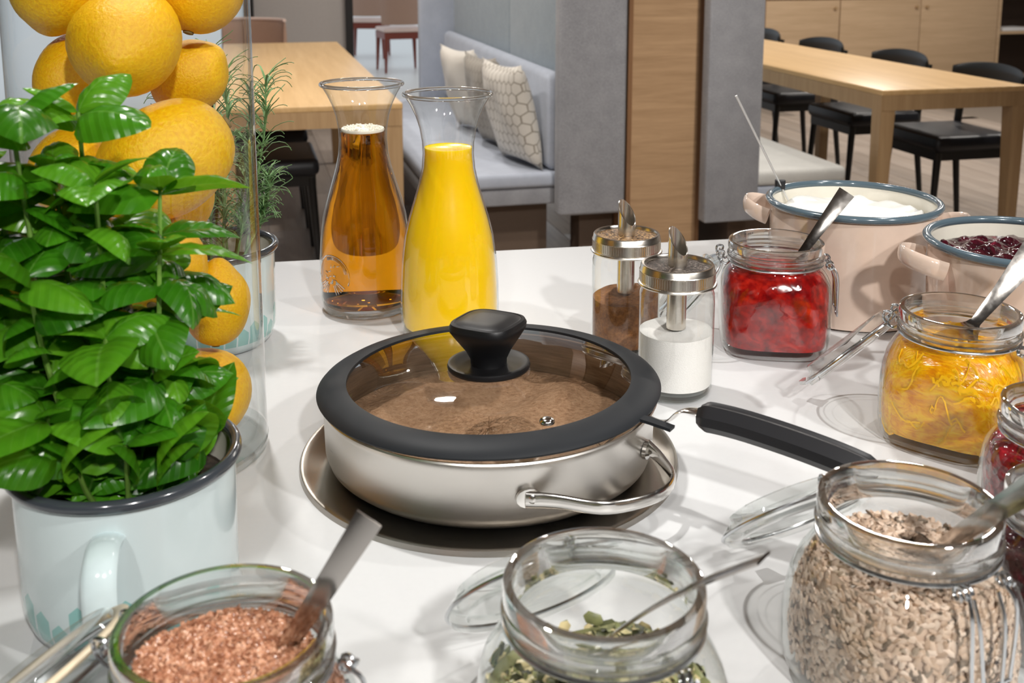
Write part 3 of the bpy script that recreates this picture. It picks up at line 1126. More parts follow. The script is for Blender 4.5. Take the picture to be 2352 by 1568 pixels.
# froth on the amber juice
rnd = random.Random(4)
fo = [lathe([(0.0, 0.0012), (0.010, 0.0016), (0.019, 0.0022), (0.0242, 0.0034), (0.0250, 0.0015), (0.0245, -0.0002), (0.0, -0.0002)], 48)]
for k in range(150):
    a = rnd.uniform(0, 2 * PI)
    r = 0.0235 * math.sqrt(rnd.uniform(0.25, 1))
    s = rnd.uniform(0.0007, 0.0018)
    fo.append(blob((r * math.cos(a), r * math.sin(a), 0.002 + rnd.uniform(0, 0.002)), (s, s, s), Euler((0, 0, a)).to_quaternion()))
tag(mk('juice_froth', join(*fo), 'foam', None, loc=(AX, AY, Z + 0.2122)), 'pale froth floating on the amber juice', 'froth', None, 'stuff')


def on_carafe(th, z, lift=0.0006):
    r = inner_r(CAR, z, 0.0) + lift
    return (r * math.cos(th), r * math.sin(th), z)


# moulded crest on the amber carafe: ring, arc band and two wing-like fans
cth = math.radians(-128)
RC = 0.024
crest = []


def cpt(u, v, lift=0.0006):
    z = 0.051 + v
    r = inner_r(CAR, z, 0.0)
    return on_carafe(cth + u / r, z, lift)


crest.append(tube([cpt(RC * math.cos(a), RC * math.sin(a)) for a in [q * PI / 24 - 0.35 for q in range(0, 34)]], 0.0008, 6))
for rr in (0.0195, 0.0208, 0.0220):
    crest.append(tube([cpt(rr * math.cos(a), rr * math.sin(a)) for a in [0.25 + q * 0.09 for q in range(0, 20)]], 0.0008, 5))
for s in (-1, 1):
    for k in range(5):
        a0 = -PI / 2 + s * (0.35 + 0.16 * k)
        crest.append(tube([cpt(q * math.cos(a0), q * math.sin(a0)) for q in (0.011, 0.015, 0.019, 0.022)], 0.0007, 5))
rnd = random.Random(9)
for k in range(26):
    u, v = rnd.uniform(-0.011, 0.010), rnd.uniform(-0.008, 0.013)
    a = rnd.uniform(0, PI)
    crest.append(tube([cpt(u + q * math.cos(a + q * 90), v + q * math.sin(a + q * 90)) for q in (-0.002, 0, 0.002)], 0.0006, 5))
mk('crest', join(*crest), 'glass_rim', am)

# ------------------------------------------------------------------ sugar and cinnamon dispensers
DISP = [(0.0, 0.004), (0.026, 0.0035), (0.031, 0.0), (0.0345, 0.003), (0.0358, 0.010), (0.0360, 0.050), (0.0360, 0.092), (0.0350, 0.100), (0.0335, 0.105), (0.0335, 0.112)]


def dispenser(label, xy, rot, crumb):
    t = thing('spout_dispenser', label, 'dispenser', (xy[0], xy[1], Z), rot)
    mk('glass_body', lathe(DISP, 72, False, lambda a, z: 1 - (0.012 * (0.5 + 0.5 * math.cos(8 * a)) if 0.012 < z < 0.095 else 0)), 'glass', t)
    mk('foot', lathe([(0.0, 0.0008), (0.030, 0.0006), (0.0335, 0.004), (0.032, 0.007), (0.0, 0.006)], 72), 'glass_rim', t)
    cap = [(0.0338, 0.108), (0.0366, 0.1075), (0.0373, 0.1088), (0.0366, 0.1100), (0.0352, 0.1105), (0.0352, 0.1205), (0.0358, 0.1212), (0.0352, 0.1222), (0.0345, 0.1262), (0.0335, 0.1275),
           (0.0315, 0.1272), (0.0300, 0.1245), (0.0300, 0.1235), (0.0338, 0.1235)]
    mk('cap', lathe(cap, 96, True), 'lid_metal', t)
    rib = []
    for k in range(90):
        a = 2 * PI * k / 90
        rib.append(xform(box(-0.0004, 0.0004, -0.0004, 0.0004, 0.1115, 0.1200), Matrix.Rotation(a, 4, 'Z') @ Matrix.Translation((0.0353, 0, 0))))
    mk('knurling', join(*rib), 'lid_metal', t, smooth=False)
    mk('cap_disc', lathe([(0.0, 0.1252), (0.012, 0.1254), (0.024, 0.1250), (0.0302, 0.1240), (0.0302, 0.1225), (0.0, 0.1225)], 64), crumb, t)
    # pouring tube, cut at a slant above and reaching down inside
    R0, seg = 0.0092, 32
    V, F = [], []
    zs = (0.064, 0.100, 0.1275)
    for z in zs:
        for k in range(seg):
            a = 2 * PI * k / seg
            V.append((R0 * math.cos(a), R0 * math.sin(a), z))
    for k in range(seg):
        a = 2 * PI * k / seg
        V.append((R0 * math.cos(a), R0 * math.sin(a), 0.1490 - 0.0125 * math.cos(a)))
    for k in range(seg):
        a = 2 * PI * k / seg
        V.append(((R0 - 0.001) * math.cos(a), (R0 - 0.001) * math.sin(a), 0.1490 - 0.0125 * math.cos(a)))
    for k in range(seg):
        a = 2 * PI * k / seg
        V.append(((R0 - 0.001) * math.cos(a), (R0 - 0.001) * math.sin(a), 0.066))
    for i in range(5):
        for k in range(seg):
            j = (k + 1) % seg
            F.append((i * seg + k, i * seg + j, (i + 1) * seg + j, (i + 1) * seg + k))
    mk('pouring_tube', (V, F), 'lid_metal', t)
    return t


dispenser('glass shaker of white sugar with a slanted steel spout', (0.156, 0.989), math.radians(-50), 'crumb_dark')
dispenser('glass shaker of brown cinnamon with a slanted steel spout', (0.1195, 1.100), math.radians(-50), 'crumb_brown')


def powder(name, label, xy, top, mat, seed, slope):
    V, F, h = uneven_top(DISP, top, seed, 0.0012, False, 0.0016, slope=slope)
    # leave room for the pouring tube
    o = obj(name, mesh(name, V, F), mat, None, (xy[0], xy[1], Z))
    return tag(o, label, name, None, 'stuff')


powder('sugar', 'fine white sugar in the glass shaker', (0.156, 0.989), 0.0620, 'sugar', 2, (0.001, 0.001))
powder('cinnamon', 'brown cinnamon powder in the glass shaker', (0.1195, 1.100), 0.0600, 'cinnamon', 3, (0.004, 0.003))

# ------------------------------------------------------------------ warming plate, pan, porridge, lid, ladle
PX_, PY_ = -0.019, 0.856
wp = mk('warming_plate', lathe([(0.0, 0.0025), (0.150, 0.0025), (0.1535, 0.0042), (0.1565, 0.0040), (0.1575, 0.0), (0.0, 0.0)], 128), 'plate_steel', None, loc=(PX_, PY_, Z))
tag(wp, 'round steel warming plate under the covered pan', 'warming plate')
ZP = Z + 0.0027
pan = thing('saute_pan', 'brushed steel pan with a side loop handle on the warming plate', 'pan', (PX_, PY_, ZP))
mk('body', lathe([(0.0, 0.0012), (0.118, 0.0), (0.127, 0.002), (0.133, 0.007), (0.1355, 0.014), (0.1365, 0.050), (0.1385, 0.0548), (0.1392, 0.0562), (0.1385, 0.0574), (0.1365, 0.0572),
                  (0.1350, 0.0560), (0.1350, 0.0540)], 128), 'steel_brushed', pan)
mk('lining', lathe([(0.1351, 0.0556), (0.1345, 0.050), (0.1340, 0.014), (0.128, 0.006), (0.0, 0.005)], 128), 'pan_lining', pan, label='brown inner wall, residue plus painted porridge reflection')
# loop handle, ends riveted on the wall
azs = [-78, -70, -58, -45, -36, -30, -24]
rad = [0.1385, 0.1455, 0.166, 0.176, 0.172, 0.156, 0.1385]
zz = [0.029, 0.0285, 0.026, 0.026, 0.027, 0.0295, 0.031]
lp = smooth_path([(r * math.cos(math.radians(a)), r * math.sin(math.radians(a)), z) for a, r, z in zip(azs, rad, zz)], 7)
mk('loop_handle', sweep(lp, lambda i, s: [((0.0062 if abs(s - .5) < .42 else 0.0075) * 0.32 * math.cos(2 * PI * k / 12), 0.0068 * (1 - 0.25 * math.sin(PI * s)) * math.sin(2 * PI * k / 12)) for k in range(12)]), 'steel', pan)
for a in (-77, -25):
    ar = math.radians(a)
    f = sweep([(0.1362 * math.cos(ar), 0.1362 * math.sin(ar), 0.030), (0.1392 * math.cos(ar), 0.1392 * math.sin(ar), 0.030)], lambda i, s: [(0.0095 * math.cos(2 * PI * k / 16), 0.0072 * math.sin(2 * PI * k / 16)) for k in range(16)])
    mk('handle_plate', f, 'steel', pan)
    mk('rivet', xform(lathe([(0.0042, 0.0), (0.0040, 0.0015), (0.0025, 0.0026), (0.0, 0.003)], 16), Matrix.Translation((0.1398 * math.cos(ar + 0.02), 0.1398 * math.sin(ar + 0.02), 0.030)) @ Matrix.Rotation(ar, 4, 'Z') @ Matrix.Rotation(PI / 2, 4, 'Y')), 'steel', pan)
# porridge
V, F = lathe([(0.0, 0.006), (0.127, 0.007), (0.1330, 0.014), (0.1335, 0.0195)], 96)
last = len(V) - 96
prev = list(range(last, last + 96))
rnd = random.Random(3)
for r in range(1, 22):
    f = 1 - r / 22
    cur = []
    for k in range(96):
        t = 2 * PI * k / 96
        x, y = 0.1335 * f * math.cos(t), 0.1335 * f * math.sin(t)
        cur.append(len(V))
        V.append((x, y, 0.0210 + 0.0022 * math.sin(48 * x + 1) * math.cos(41 * y) + 0.0016 * math.sin(95 * x - 60 * y) + rnd.uniform(-0.0009, 0.0009)))
    for k in range(96):
        j = (k + 1) % 96
        F.append((prev[k], prev[j], cur[j], cur[k]))
    prev = cur
c = len(V)
V.append((0, 0, 0.0215))
for k in range(96):
    F.append((prev[k], prev[(k + 1) % 96], c))
tag(obj('porridge', mesh('porridge', V, F), 'porridge', None, (PX_, PY_, ZP)), 'lumpy beige brown porridge in the covered pan', 'porridge', None, 'stuff')

lid = thing('pan_lid', 'glass pan lid with a wide black silicone rim and black knob', 'lid', (PX_, PY_, Z + 0.0632))
lid.rotation_euler = (math.radians(-0.6), math.radians(-0.9), 0)
mk('rim', lathe([(0.1175, 0.0085), (0.1240, 0.0088), (0.1345, 0.0062), (0.1400, 0.0030), (0.1418, 0.0010), (0.1408, -0.0008), (0.1370, -0.0010), (0.1300, 0.0010), (0.1175, 0.0050)], 128, True), 'silicone', lid)
mk('glass_pane', lathe([(0.1195, 0.0068), (0.105, 0.0098), (0.08, 0.0122), (0.05, 0.0138), (0.02, 0.0145), (0.0, 0.0146)], 96), 'glass_lid', lid)
mk('knob_base', lathe([(0.0, 0.0150), (0.0335, 0.0142), (0.0345, 0.0165), (0.0338, 0.0192), (0.0310, 0.0196), (0.0270, 0.0180), (0.0, 0.0178)], 72), 'knob_black', lid)
KN = 4.5


def kn_shape(t, z):
    n = 2.0 + 1.6 * max(0.0, min(1.0, (z - 0.028) / 0.02))
    return 1.0 / (abs(math.cos(t + 0.5)) ** n + abs(math.sin(t + 0.5)) ** n) ** (1.0 / n)


kb = mk('knob', lathe([(0.0150, 0.0178), (0.0152, 0.0225), (0.0185, 0.030), (0.0245, 0.041), (0.0278, 0.0475), (0.0282, 0.0515), (0.0268, 0.0545), (0.0245, 0.0552), (0.0240, 0.0546), (0.0232, 0.0552), (0.012, 0.0562), (0.0, 0.0564)], 80, False, kn_shape), 'knob_black', lid)
mk('steam_vent', move(lathe([(0.0058, 0.0), (0.0058, 0.0015), (0.0048, 0.003), (0.003, 0.0036), (0.0, 0.0038)], 24), (0.045, -0.100, 0.0092)), 'steel', lid)
ar = math.radians(-33)
mk('side_tab', sweep([(q * math.cos(ar), q * math.sin(ar), z) for q, z in ((0.138, 0.0012), (0.148, 0.0006), (0.160, -0.0006), (0.166, -0.0014))], lambda i, s: [(-0.0042, -0.0012), (0.0042, -0.0012), (0.0042, 0.0012), (-0.0042, 0.0012)]), 'silicone', lid)

ladle = thing('ladle', 'steel ladle with a black ridged grip resting on the pan rim', 'ladle', (0.10, 0.79, Z + 0.058))


def rel(p):
    return (p[0] - 0.10, p[1] - 0.79, p[2] - Z - 0.058)


npth = smooth_path([rel(p) for p in ((0.066, 0.809, 0.925), (0.083, 0.801, 0.944), (0.099, 0.793, 0.9608), (0.113, 0.784, 0.9612), (0.1205, 0.7775, 0.9670), (0.128, 0.770, 0.9775), (0.139, 0.7590, 0.9810), (0.152, 0.748, 0.9800))], 6)
mk('neck', sweep(npth, lambda i, s: [(0.0060 * (1 + 0.6 * max(0, s - .6)) * math.cos(2 * PI * k / 10), 0.0013 * math.sin(2 * PI * k / 10)) for k in range(10)]), 'steel', ladle)
gpts = smooth_path([rel(p) for p in ((0.1395, 0.7565, 0.9795), (0.150, 0.7490, 0.9810), (0.170, 0.7365, 0.9805), (0.200, 0.7185, 0.9770), (0.228, 0.7020, 0.9720), (0.250, 0.689, 0.966))], 5)


def grip_sec(i, s):
    k = 0.72 + 0.28 * min(1, s / 0.10) if s < 0.1 else (1.0 if s < 0.93 else 1.0 - 0.35 * ((s - 0.93) / 0.07))
    w, h = 0.0120 * k, 0.0098 * k
    return [(-w * 0.55, -h), (w * 0.55, -h), (w, -h * 0.35), (w * 0.92, h * 0.30), (w * 0.38, h), (w * 0.10, h * 0.86), (-w * 0.10, h * 0.86), (-w * 0.38, h), (-w * 0.92, h * 0.30), (-w, -h * 0.35)]


mk('grip', sweep(gpts, grip_sec), 'black_plastic', ladle, sharp=25)
mk('bowl', move(lathe([(0.026, 0.0), (0.024, -0.006), (0.018, -0.010), (0.0, -0.012), (0.0, -0.013), (0.018, -0.011), (0.0255, -0.006), (0.027, 0.0)], 32), rel((0.045, 0.818, 0.9245))), 'steel', ladle)


# ------------------------------------------------------------------ enamel pots
def pot(label, xy, R, H, rot):
    t = thing('enamel_pot', label, 'pot', (xy[0], xy[1], Z), rot)
    mk('body', lathe([(0.0, 0.002), (R * 0.86, 0.0), (R * 0.915, 0.003), (R * 0.925, 0.010), (R * 0.945, H * 0.6), (R * 0.955, H - 0.006), (R * 0.95, H - 0.002), (R * 0.935, H - 0.002)], 96), 'enamel_cream', t)
    mk('lining', lathe([(R * 0.94, H - 0.001), (R * 0.925, H * 0.6), (R * 0.90, 0.010), (R * 0.85, 0.005), (0.0, 0.005)], 96), 'enamel_inside', t)
    mk('rim', ring(R * 0.968, H, 0.0045, 0.0042, 96, 14), 'enamel_rim', t)
    for s in (-1, 1):
        pts = smooth_path([(s * R * 0.935, -0.030, H - 0.022), (s * (R + 0.008), -0.027, H - 0.018), (s * (R + 0.022), -0.014, H - 0.014), (s * (R + 0.026), 0.0, H - 0.013),
                           (s * (R + 0.022), 0.014, H - 0.014), (s * (R + 0.008), 0.027, H - 0.018), (s * R * 0.935, 0.030, H - 0.022)], 5)
        mk('handle', sweep(pts, lambda i, q: [(0.0035 * math.cos(2 * PI * k / 12), (0.0095) * math.sin(2 * PI * k / 12)) for k in range(12)]), 'enamel_cream', t)
    return t


pot('large cream enamel pot of white yoghurt with a slate rim', (0.397, 1.234), 0.0985, 0.130, math.radians(-25))
pot('cream enamel pot of dark berry compote with a slate rim', (0.508, 1.047), 0.093, 0.132, math.radians(0))


def disc_food(name, label, cat, xy, R, z, mat, hfun, seg=96, rings=24, base=0.006):
    V, F = lathe([(0.0, base), (R * 0.93, base), (R * 0.96, base + 0.004), (R, z)], seg)
    last = len(V) - seg
    prev = list(range(last, last + seg))
    for r in range(1, rings):
        f = 1 - r / rings
        cur = []
        for k in range(seg):
            t = 2 * PI * k / seg
            x, y = R * f * math.cos(t), R * f * math.sin(t)
            cur.append(len(V))
            V.append((x, y, z + hfun(x, y)))
        for k in range(seg):
            j = (k + 1) % seg
            F.append((prev[k], prev[j], cur[j], cur[k]))
        prev = cur
    c = len(V)
    V.append((0, 0, z + hfun(0, 0)))
    for k in range(seg):
        F.append((prev[k], prev[(k + 1) % seg], c))
    o = obj(name, mesh(name, V, F, True, 0), mat, None, (xy[0], xy[1], Z))
    return tag(o, label, cat, None, 'stuff')


disc_food('yoghurt', 'white swirled yoghurt in the large cream pot', 'yoghurt', (0.397, 1.234), 0.0885, 0.113, 'yoghurt',
          lambda x, y: 0.006 * math.sin(38 * x + 14 * math.sin(30 * y)) * math.cos(33 * y) + 0.004 * math.sin(60 * (x + y)), base=0.008)
disc_food('berry_compote', 'glossy dark berry compote in the smaller cream pot', 'compote', (0.508, 1.047), 0.0835, 0.116, 'dark_jam',
          lambda x, y: 0.0025 * math.sin(120 * x + 3 * math.sin(90 * y)) * math.cos(115 * y) + 0.002 * math.sin(210 * (x - y)) + 0.0015 * math.cos(260 * y + 40 * x), base=0.008)
# thermometer clipped on the yoghurt pot
th = thing('food_thermometer', 'thin steel thermometer probe clipped to the yoghurt pot rim', 'thermometer', (0.3355, 1.298, 1.012))
p0, p1 = Vector((0.341, 1.297, 1.009)), Vector((0.265, 1.276, 1.1475))
bo = Vector((0.3355, 1.298, 1.012))
mk('probe', tube([p0 - bo, (p0 * .6 + p1 * .4) - bo, p1 - bo], lambda s: 0.0010 + 0.0006 * s, 8), 'probe', th)
mk('clip', xform(box(-0.006, 0.006, -0.004, 0.004, -0.006, 0.006, 0.0015), Matrix.Translation(Vector((0.3265, 1.296, 1.036)) - bo)), 'black_plastic', th)


# ------------------------------------------------------------------ enamel mugs with herbs
def mug(label, xy, rot, R=0.0705, H=0.106):
    t = thing('enamel_mug', label, 'mug', (xy[0], xy[1], Z), rot)
    mk('body', lathe([(0.0, 0.003), (R * 0.70, 0.0), (R * 0.80, 0.002), (R * 0.88, 0.009), (R * 0.925, 0.020), (R * 0.935, 0.032), (R * 0.945, H - 0.004), (R * 0.93, H - 0.001)], 96), 'enamel_blue', t)
    mk('lining', lathe([(R * 0.93, H - 0.001), (R * 0.915, 0.03), (R * 0.86, 0.012), (0.0, 0.006)], 72), 'enamel_inside', t)
    mk('rim', ring(R * 0.958, H, 0.0038, 0.0040, 96, 14), 'enamel_rim_dark', t)
    pts = smooth_path([(R * 0.93, 0, H - 0.020), (R + 0.012, 0, H - 0.017), (R + 0.026, 0, H - 0.026), (R + 0.029, 0, H - 0.045), (R + 0.022, 0, H - 0.064), (R + 0.004, 0, H - 0.078), (R * 0.925, 0, H - 0.080)], 6)
    mk('handle', sweep(pts, lambda i, s: [(0.0095 * math.cos(2 * PI * k / 14), 0.0042 * math.sin(2 * PI * k / 14)) for k in range(14)], up=(0.05, 0, 1)), 'enamel_blue_plain', t)
    return t


BX, BY = -0.243, 0.640
mug('pale blue enamel mug with a charcoal rim holding basil', (BX, BY), math.radians(-80))
RX, RY = -0.322, 1.125
mug('pale blue enamel mug with a charcoal rim holding rosemary', (RX, RY), math.radians(150))


# basil -------------------------------------------------------------------
def leaf_mesh(name, curl, fold, wid, cup):
    V, F = [], []
    nx, ny = 9, 4
    for i in range(nx + 1):
        x = i / nx
        w = wid * (math.sin(PI * min(1, x ** 0.78)) ** 0.75) + 0.006 * (1 - x)
        for j in range(-ny, ny + 1):
            y = j / ny
            ay = abs(y)
            z = curl * (x - x * x * 1.15) + fold * ay * w - cup * y * y * w + 0.022 * math.sin(17 * x - 5.0 * ay) * math.sin(PI * ay) * math.sin(PI * x)
            V.append((x, y * w * (1 - 0.10 * cup), z))
    m = 2 * ny + 1
    for i in range(nx):
        for j in range(m - 1):
            F.append((i * m + j, (i + 1) * m + j, (i + 1) * m + j + 1, i * m + j + 1))
    me = mesh(name, V, F, True, 0)
    me.materials.append(MATS['basil'])
    return me


LEAVES = [leaf_mesh('leaf', 0.45, 0.25, 0.36, 0.75), leaf_mesh('leaf', 0.75, 0.15, 0.40, 0.85), leaf_mesh('leaf', 0.30, 0.60, 0.36, 0.55), leaf_mesh('leaf', 0.95, 0.30, 0.37, 0.80)]
bas = thing('basil_plant', 'bushy green basil plant growing in the pale blue mug', 'plant', (BX, BY, Z + 0.07))
mk('soil', lathe([(0.0, 0.016), (0.03, 0.018), (0.055, 0.015), (0.0625, 0.012), (0.060, -0.02), (0.0, -0.02)], 48), 'soil', bas)
brnd = random.Random(42)


def add_leaf(parent, p, az, pitch, size, roll):
    # keep clear of the mug wall
    tip = (p[0] + size * math.cos(az) * math.cos(pitch), p[1] + size * math.sin(az) * math.cos(pitch), p[2] + size * math.sin(pitch))
    if math.hypot(tip[0], tip[1]) > 0.056 and min(tip[2], p[2]) < 0.052:
        if p[2] < 0.030:
            return None
        pitch = max(pitch, 0.95)
        if math.hypot(p[0], p[1]) > 0.05 and p[2] < 0.045:
            return None
    o = obj('leaf', LEAVES[brnd.randrange(4)], None, parent, p)
    o.rotation_euler = (Matrix.Rotation(az, 3, 'Z') @ Matrix.Rotation(-pitch, 3, 'Y') @ Matrix.Rotation(roll, 3, 'X')).to_euler()
    o.scale = (size, size * brnd.uniform(0.9, 1.12), size)
    return o


STEMS = [(-0.315, 0.640, 1.218), (-0.288, 0.618, 1.222), (-0.262, 0.650, 1.222), (-0.240, 0.612, 1.186), (-0.212, 0.640, 1.176), (-0.207, 0.618, 1.145),
         (-0.218, 0.662, 1.118), (-0.300, 0.662, 1.170), (-0.335, 0.630, 1.180), (-0.320, 0.602, 1.120), (-0.272, 0.588, 1.138), (-0.232, 0.592, 1.100),
         (-0.213, 0.612, 1.070), (-0.196, 0.640, 1.018), (-0.262, 0.576, 1.060), (-0.305, 0.594, 1.064), (-0.348, 0.640, 1.130), (-0.338, 0.655, 1.080),
         (-0.240, 0.640, 1.150), (-0.275, 0.640, 1.190), (-0.250, 0.585, 1.022), (-0.205, 0.605, 1.020), (-0.222, 0.585, 1.040)]
for n, (tx, ty, tz) in enumerate(STEMS):
    tx, ty, tz = tx - BX, ty - BY, tz - Z - 0.07
    a0 = math.atan2(ty, tx)
    rb_ = min(0.045, math.hypot(tx, ty) * 0.55)
    bx_, by_ = rb_ * math.cos(a0), rb_ * math.sin(a0)
    pts = smooth_path([(bx_, by_, 0.010), (bx_ * 0.7 + tx * 0.3, by_ * 0.7 + ty * 0.3, tz * 0.4), (bx_ * 0.25 + tx * 0.75, by_ * 0.25 + ty * 0.75, tz * 0.72), (tx, ty, tz)], 4)
    mk('stem', tube(pts, lambda s: 0.0021 - 0.0008 * s, 6), 'stem', bas)
    az = brnd.uniform(0, 2 * PI)
    # crown of the shoot
    for k in range(2):
        for s in (0, PI):
            add_leaf(bas, (tx, ty, tz - 0.003 * k), az + s + brnd.gauss(0, 0.2), brnd.uniform(0.15, 0.6) - 0.45 * k, brnd.uniform(0.047, 0.062) * (0.72 if k == 0 else 1.0), brnd.gauss(0, 0.25))
        az += PI / 2
    # pairs down the stem
    m_ = max(2, int(tz / 0.027))
    for k in range(1, m_ + 1):
        f = 1 - k / (m_ + 0.6)
        idx = f * (len(pts) - 1)
        p = pts[int(idx)]
        az += PI / 2 + brnd.gauss(0, 0.2)
        for s in (0, PI):
            add_leaf(bas, p, az + s, brnd.uniform(-0.5, 0.35), brnd.uniform(0.036, 0.054), brnd.gauss(0, 0.35))

# rosemary ------------------------------------------------------------------
ros = thing('rosemary_plant', 'slender rosemary sprigs growing in the mug behind the lemon vase', 'plant', (RX, RY, Z + 0.07))
mk('soil', lathe([(0.0, 0.016), (0.03, 0.018), (0.055, 0.015), (0.0625, 0.012), (0.060, -0.02), (0.0, -0.02)], 48), 'soil', ros)
rr_ = random.Random(5)
SPR = [((0.035, 0.0), (0.068, -0.010, 0.215)), ((0.030, 0.01), (0.062, 0.010, 0.110)), ((0.02, 0.02), (0.045, 0.02, 0.20)), ((0.0, 0.0), (0.01, -0.01, 0.24)), ((-0.02, 0.01), (-0.04, 0.02, 0.20)),
       ((0.03, -0.02), (0.055, -0.03, 0.150)), ((0.01, 0.03), (0.0, 0.04, 0.17)), ((-0.03, -0.02), (-0.05, -0.02, 0.15)), ((0.028, -0.01), (0.056, 0.002, 0.080)), ((0.015, -0.01), (0.030, -0.02, 0.225))]
for (bx_, by_), (tx, ty, tz) in SPR:
    pts = smooth_path([(bx_, by_, 0.012), (bx_ * 0.6 + tx * 0.4, by_ * .6 + ty * .4, tz * 0.4), (tx * 0.9 + bx_ * .1, ty * .9 + by_ * .1, tz * 0.75), (tx, ty, tz)], 8)
    parts = [tube(pts, lambda s: 0.0016 - 0.0008 * s, 5)]
    for i in range(2, len(pts)):
        if pts[i][2] < 0.046 and math.hypot(pts[i][0], pts[i][1]) > 0.028:
            continue
        for q in range(4):
            a = rr_.uniform(0, 2 * PI)
            L = rr_.uniform(0.016, 0.032)
            out = Vector((math.cos(a), math.sin(a), 0))
            b0 = Vector(pts[i])
            droop = rr_.uniform(-0.6, 0.5)
            pp = [b0, b0 + out * L * 0.4 + Vector((0, 0, L * 0.45)), b0 + out * L * 0.85 + Vector((0, 0, L * (0.60 + 0.3 * droop))), b0 + out * L * 1.05 + Vector((0, 0, L * (0.55 + 0.7 * droop)))]
            parts.append(sweep(smooth_path(pp, 2), lambda i_, s: [(0.0013 * (1 - 0.75 * s), 0.0003), (-0.0013 * (1 - 0.75 * s), 0.0003), (0, -0.0004)]))
    mk('sprig', join(*parts), 'rosemary', ros)

# ------------------------------------------------------------------ lemon vase
VX, VY, VR = -0.302, 0.862, 0.094
vase = thing('cylinder_vase', 'tall clear glass cylinder vase packed with lemons', 'vase', (VX, VY, Z))
mk('glass_wall', lathe([(0.0, 0.010), (VR - 0.004, 0.010), (VR - 0.0005, 0.012), (VR - 0.0005, 0.50)], 128), 'glass_vase', vase)
mk('glass_foot', lathe([(0.0, 0.0), (VR - 0.006, 0.0), (VR, 0.004), (VR, 0.009), (VR - 0.008, 0.0085), (0.0, 0.007)], 128), 'glass_vase', vase)
mk('lip', ring(VR - 0.0005, 0.501, 0.0020, None, 128, 10), 'glass_rim', vase)


def lemon_mesh(seed, elong, nip):
    rnd = random.Random(seed)
    ph = [rnd.uniform(0, 6.28) for _ in range(6)]
    V, F = [], []
    n, seg = 22, 32
    R = 1.0
    prof = []
    for i in range(n + 1):
        t = PI * i / n
        x = -elong * math.cos(t)
        r = math.sin(t) ** 0.92
        # nipple at +x, blunt stem end at -x
        e = max(0.0, (x / elong - 0.80) / 0.20)
        x += nip * e ** 1.5
        r *= 1 - 0.10 * e
        prof.append((max(r, 0.0), x))
    for i, (r, x) in enumerate(prof):
        for k in range(seg):
            a = 2 * PI * k / seg
            d = 1 + 0.025 * math.sin(2 * a + ph[0] + x) + 0.018 * math.sin(3 * a + ph[1] + 2 * x) + 0.015 * math.sin(4 * x + ph[2])
            V.append((x, r * d * math.cos(a), r * d * math.sin(a)))
    for i in range(n):
        for k in range(seg):
            j = (k + 1) % seg
            F.append((i * seg + k, i * seg + j, (i + 1) * seg + j, (i + 1) * seg + k))
    me = mesh('lemon', V, F, True, 0)
    me.materials.append(MATS['lemon'])
    return me


LM = [lemon_mesh(1, 1.10, 0.16), lemon_mesh(2, 1.25, 0.24), lemon_mesh(3, 1.16, 0.20)]
button_me = mesh('stem_end', *lathe([(0.0, -0.02), (0.09, -0.01), (0.13, 0.02), (0.12, 0.06), (0.07, 0.075), (0.0, 0.05)], 14))
button_me.materials.append(MATS['lemon_stem'])
# x, y, z of centre in the vase frame, radius, axis direction, mesh, label
LEM = [
    ((0.0101, -0.0385, 0.3500), 0.0415, (0.15, -0.96, -0.25), 0, 'round pale yellow lemon end-on at the front of the glass vase'),
    ((0.0515, 0.0225, 0.3905), 0.0345, (0.2, 0.3, 0.9), 2, 'lemon pressed against the vase wall above the big tilted lemon'),
    ((-0.0547, -0.0000, 0.3920), 0.0350, (-0.3, 0.2, -0.9), 0, 'lemon high in the vase beside the round pale one'),
    ((-0.0480, 0.0215, 0.3170), 0.0345, (0.35, 0.78, 0.5), 1, 'orange-yellow lemon behind the round pale one in the vase'),
    ((0.0320, -0.0317, 0.2574), 0.0440, (-0.80, -0.35, -0.48), 1, 'largest lemon lying tilted in the vase with its tip down'),
    ((-0.0545, -0.0060, 0.2440), 0.0300, (0.2, 0.5, 0.8), 2, 'lemon behind the top basil leaves in the vase'),
    ((0.0295, 0.0511, 0.3120), 0.0310, (0.7, -0.2, 0.6), 0, 'lemon at the back of the vase above the middle'),
    ((0.0303, -0.0463, 0.1748), 0.0330, (-0.05, 0.85, 0.5), 2, 'smaller lemon showing its dark stem end in the vase'),
    ((0.0600, -0.0060, 0.1310), 0.0265, (0.05, 0.1, 0.99), 1, 'pear-shaped lemon hanging stem end down in the vase'),
    ((-0.0448, -0.0206, 0.1693), 0.0400, (0.6, 0.6, 0.4), 0, 'lemon deep behind the basil leaves in the vase'),
    ((-0.0147, -0.0516, 0.0986), 0.0360, (0.9, 0.2, 0.3), 2, 'lemon behind the lower basil leaves in the vase'),
    ((0.0440, -0.0080, 0.0535), 0.0390, (0.18, 0.97, 0.05), 0, 'spotted lemon near the foot of the vase'),
    ((-0.0450, 0.0210, 0.0570), 0.0390, (0.5, -0.7, 0.2), 0, 'lemon on the vase bottom behind the mug'),
    ((0.0057, 0.0479, 0.2075), 0.0380, (0.4, 0.1, 0.9), 1, 'lemon at the back of the vase below the middle'),
    ((-0.0143, 0.0530, 0.1280), 0.0320, (0.9, 0.1, -0.3), 2, 'lemon low at the back of the vase'),
]
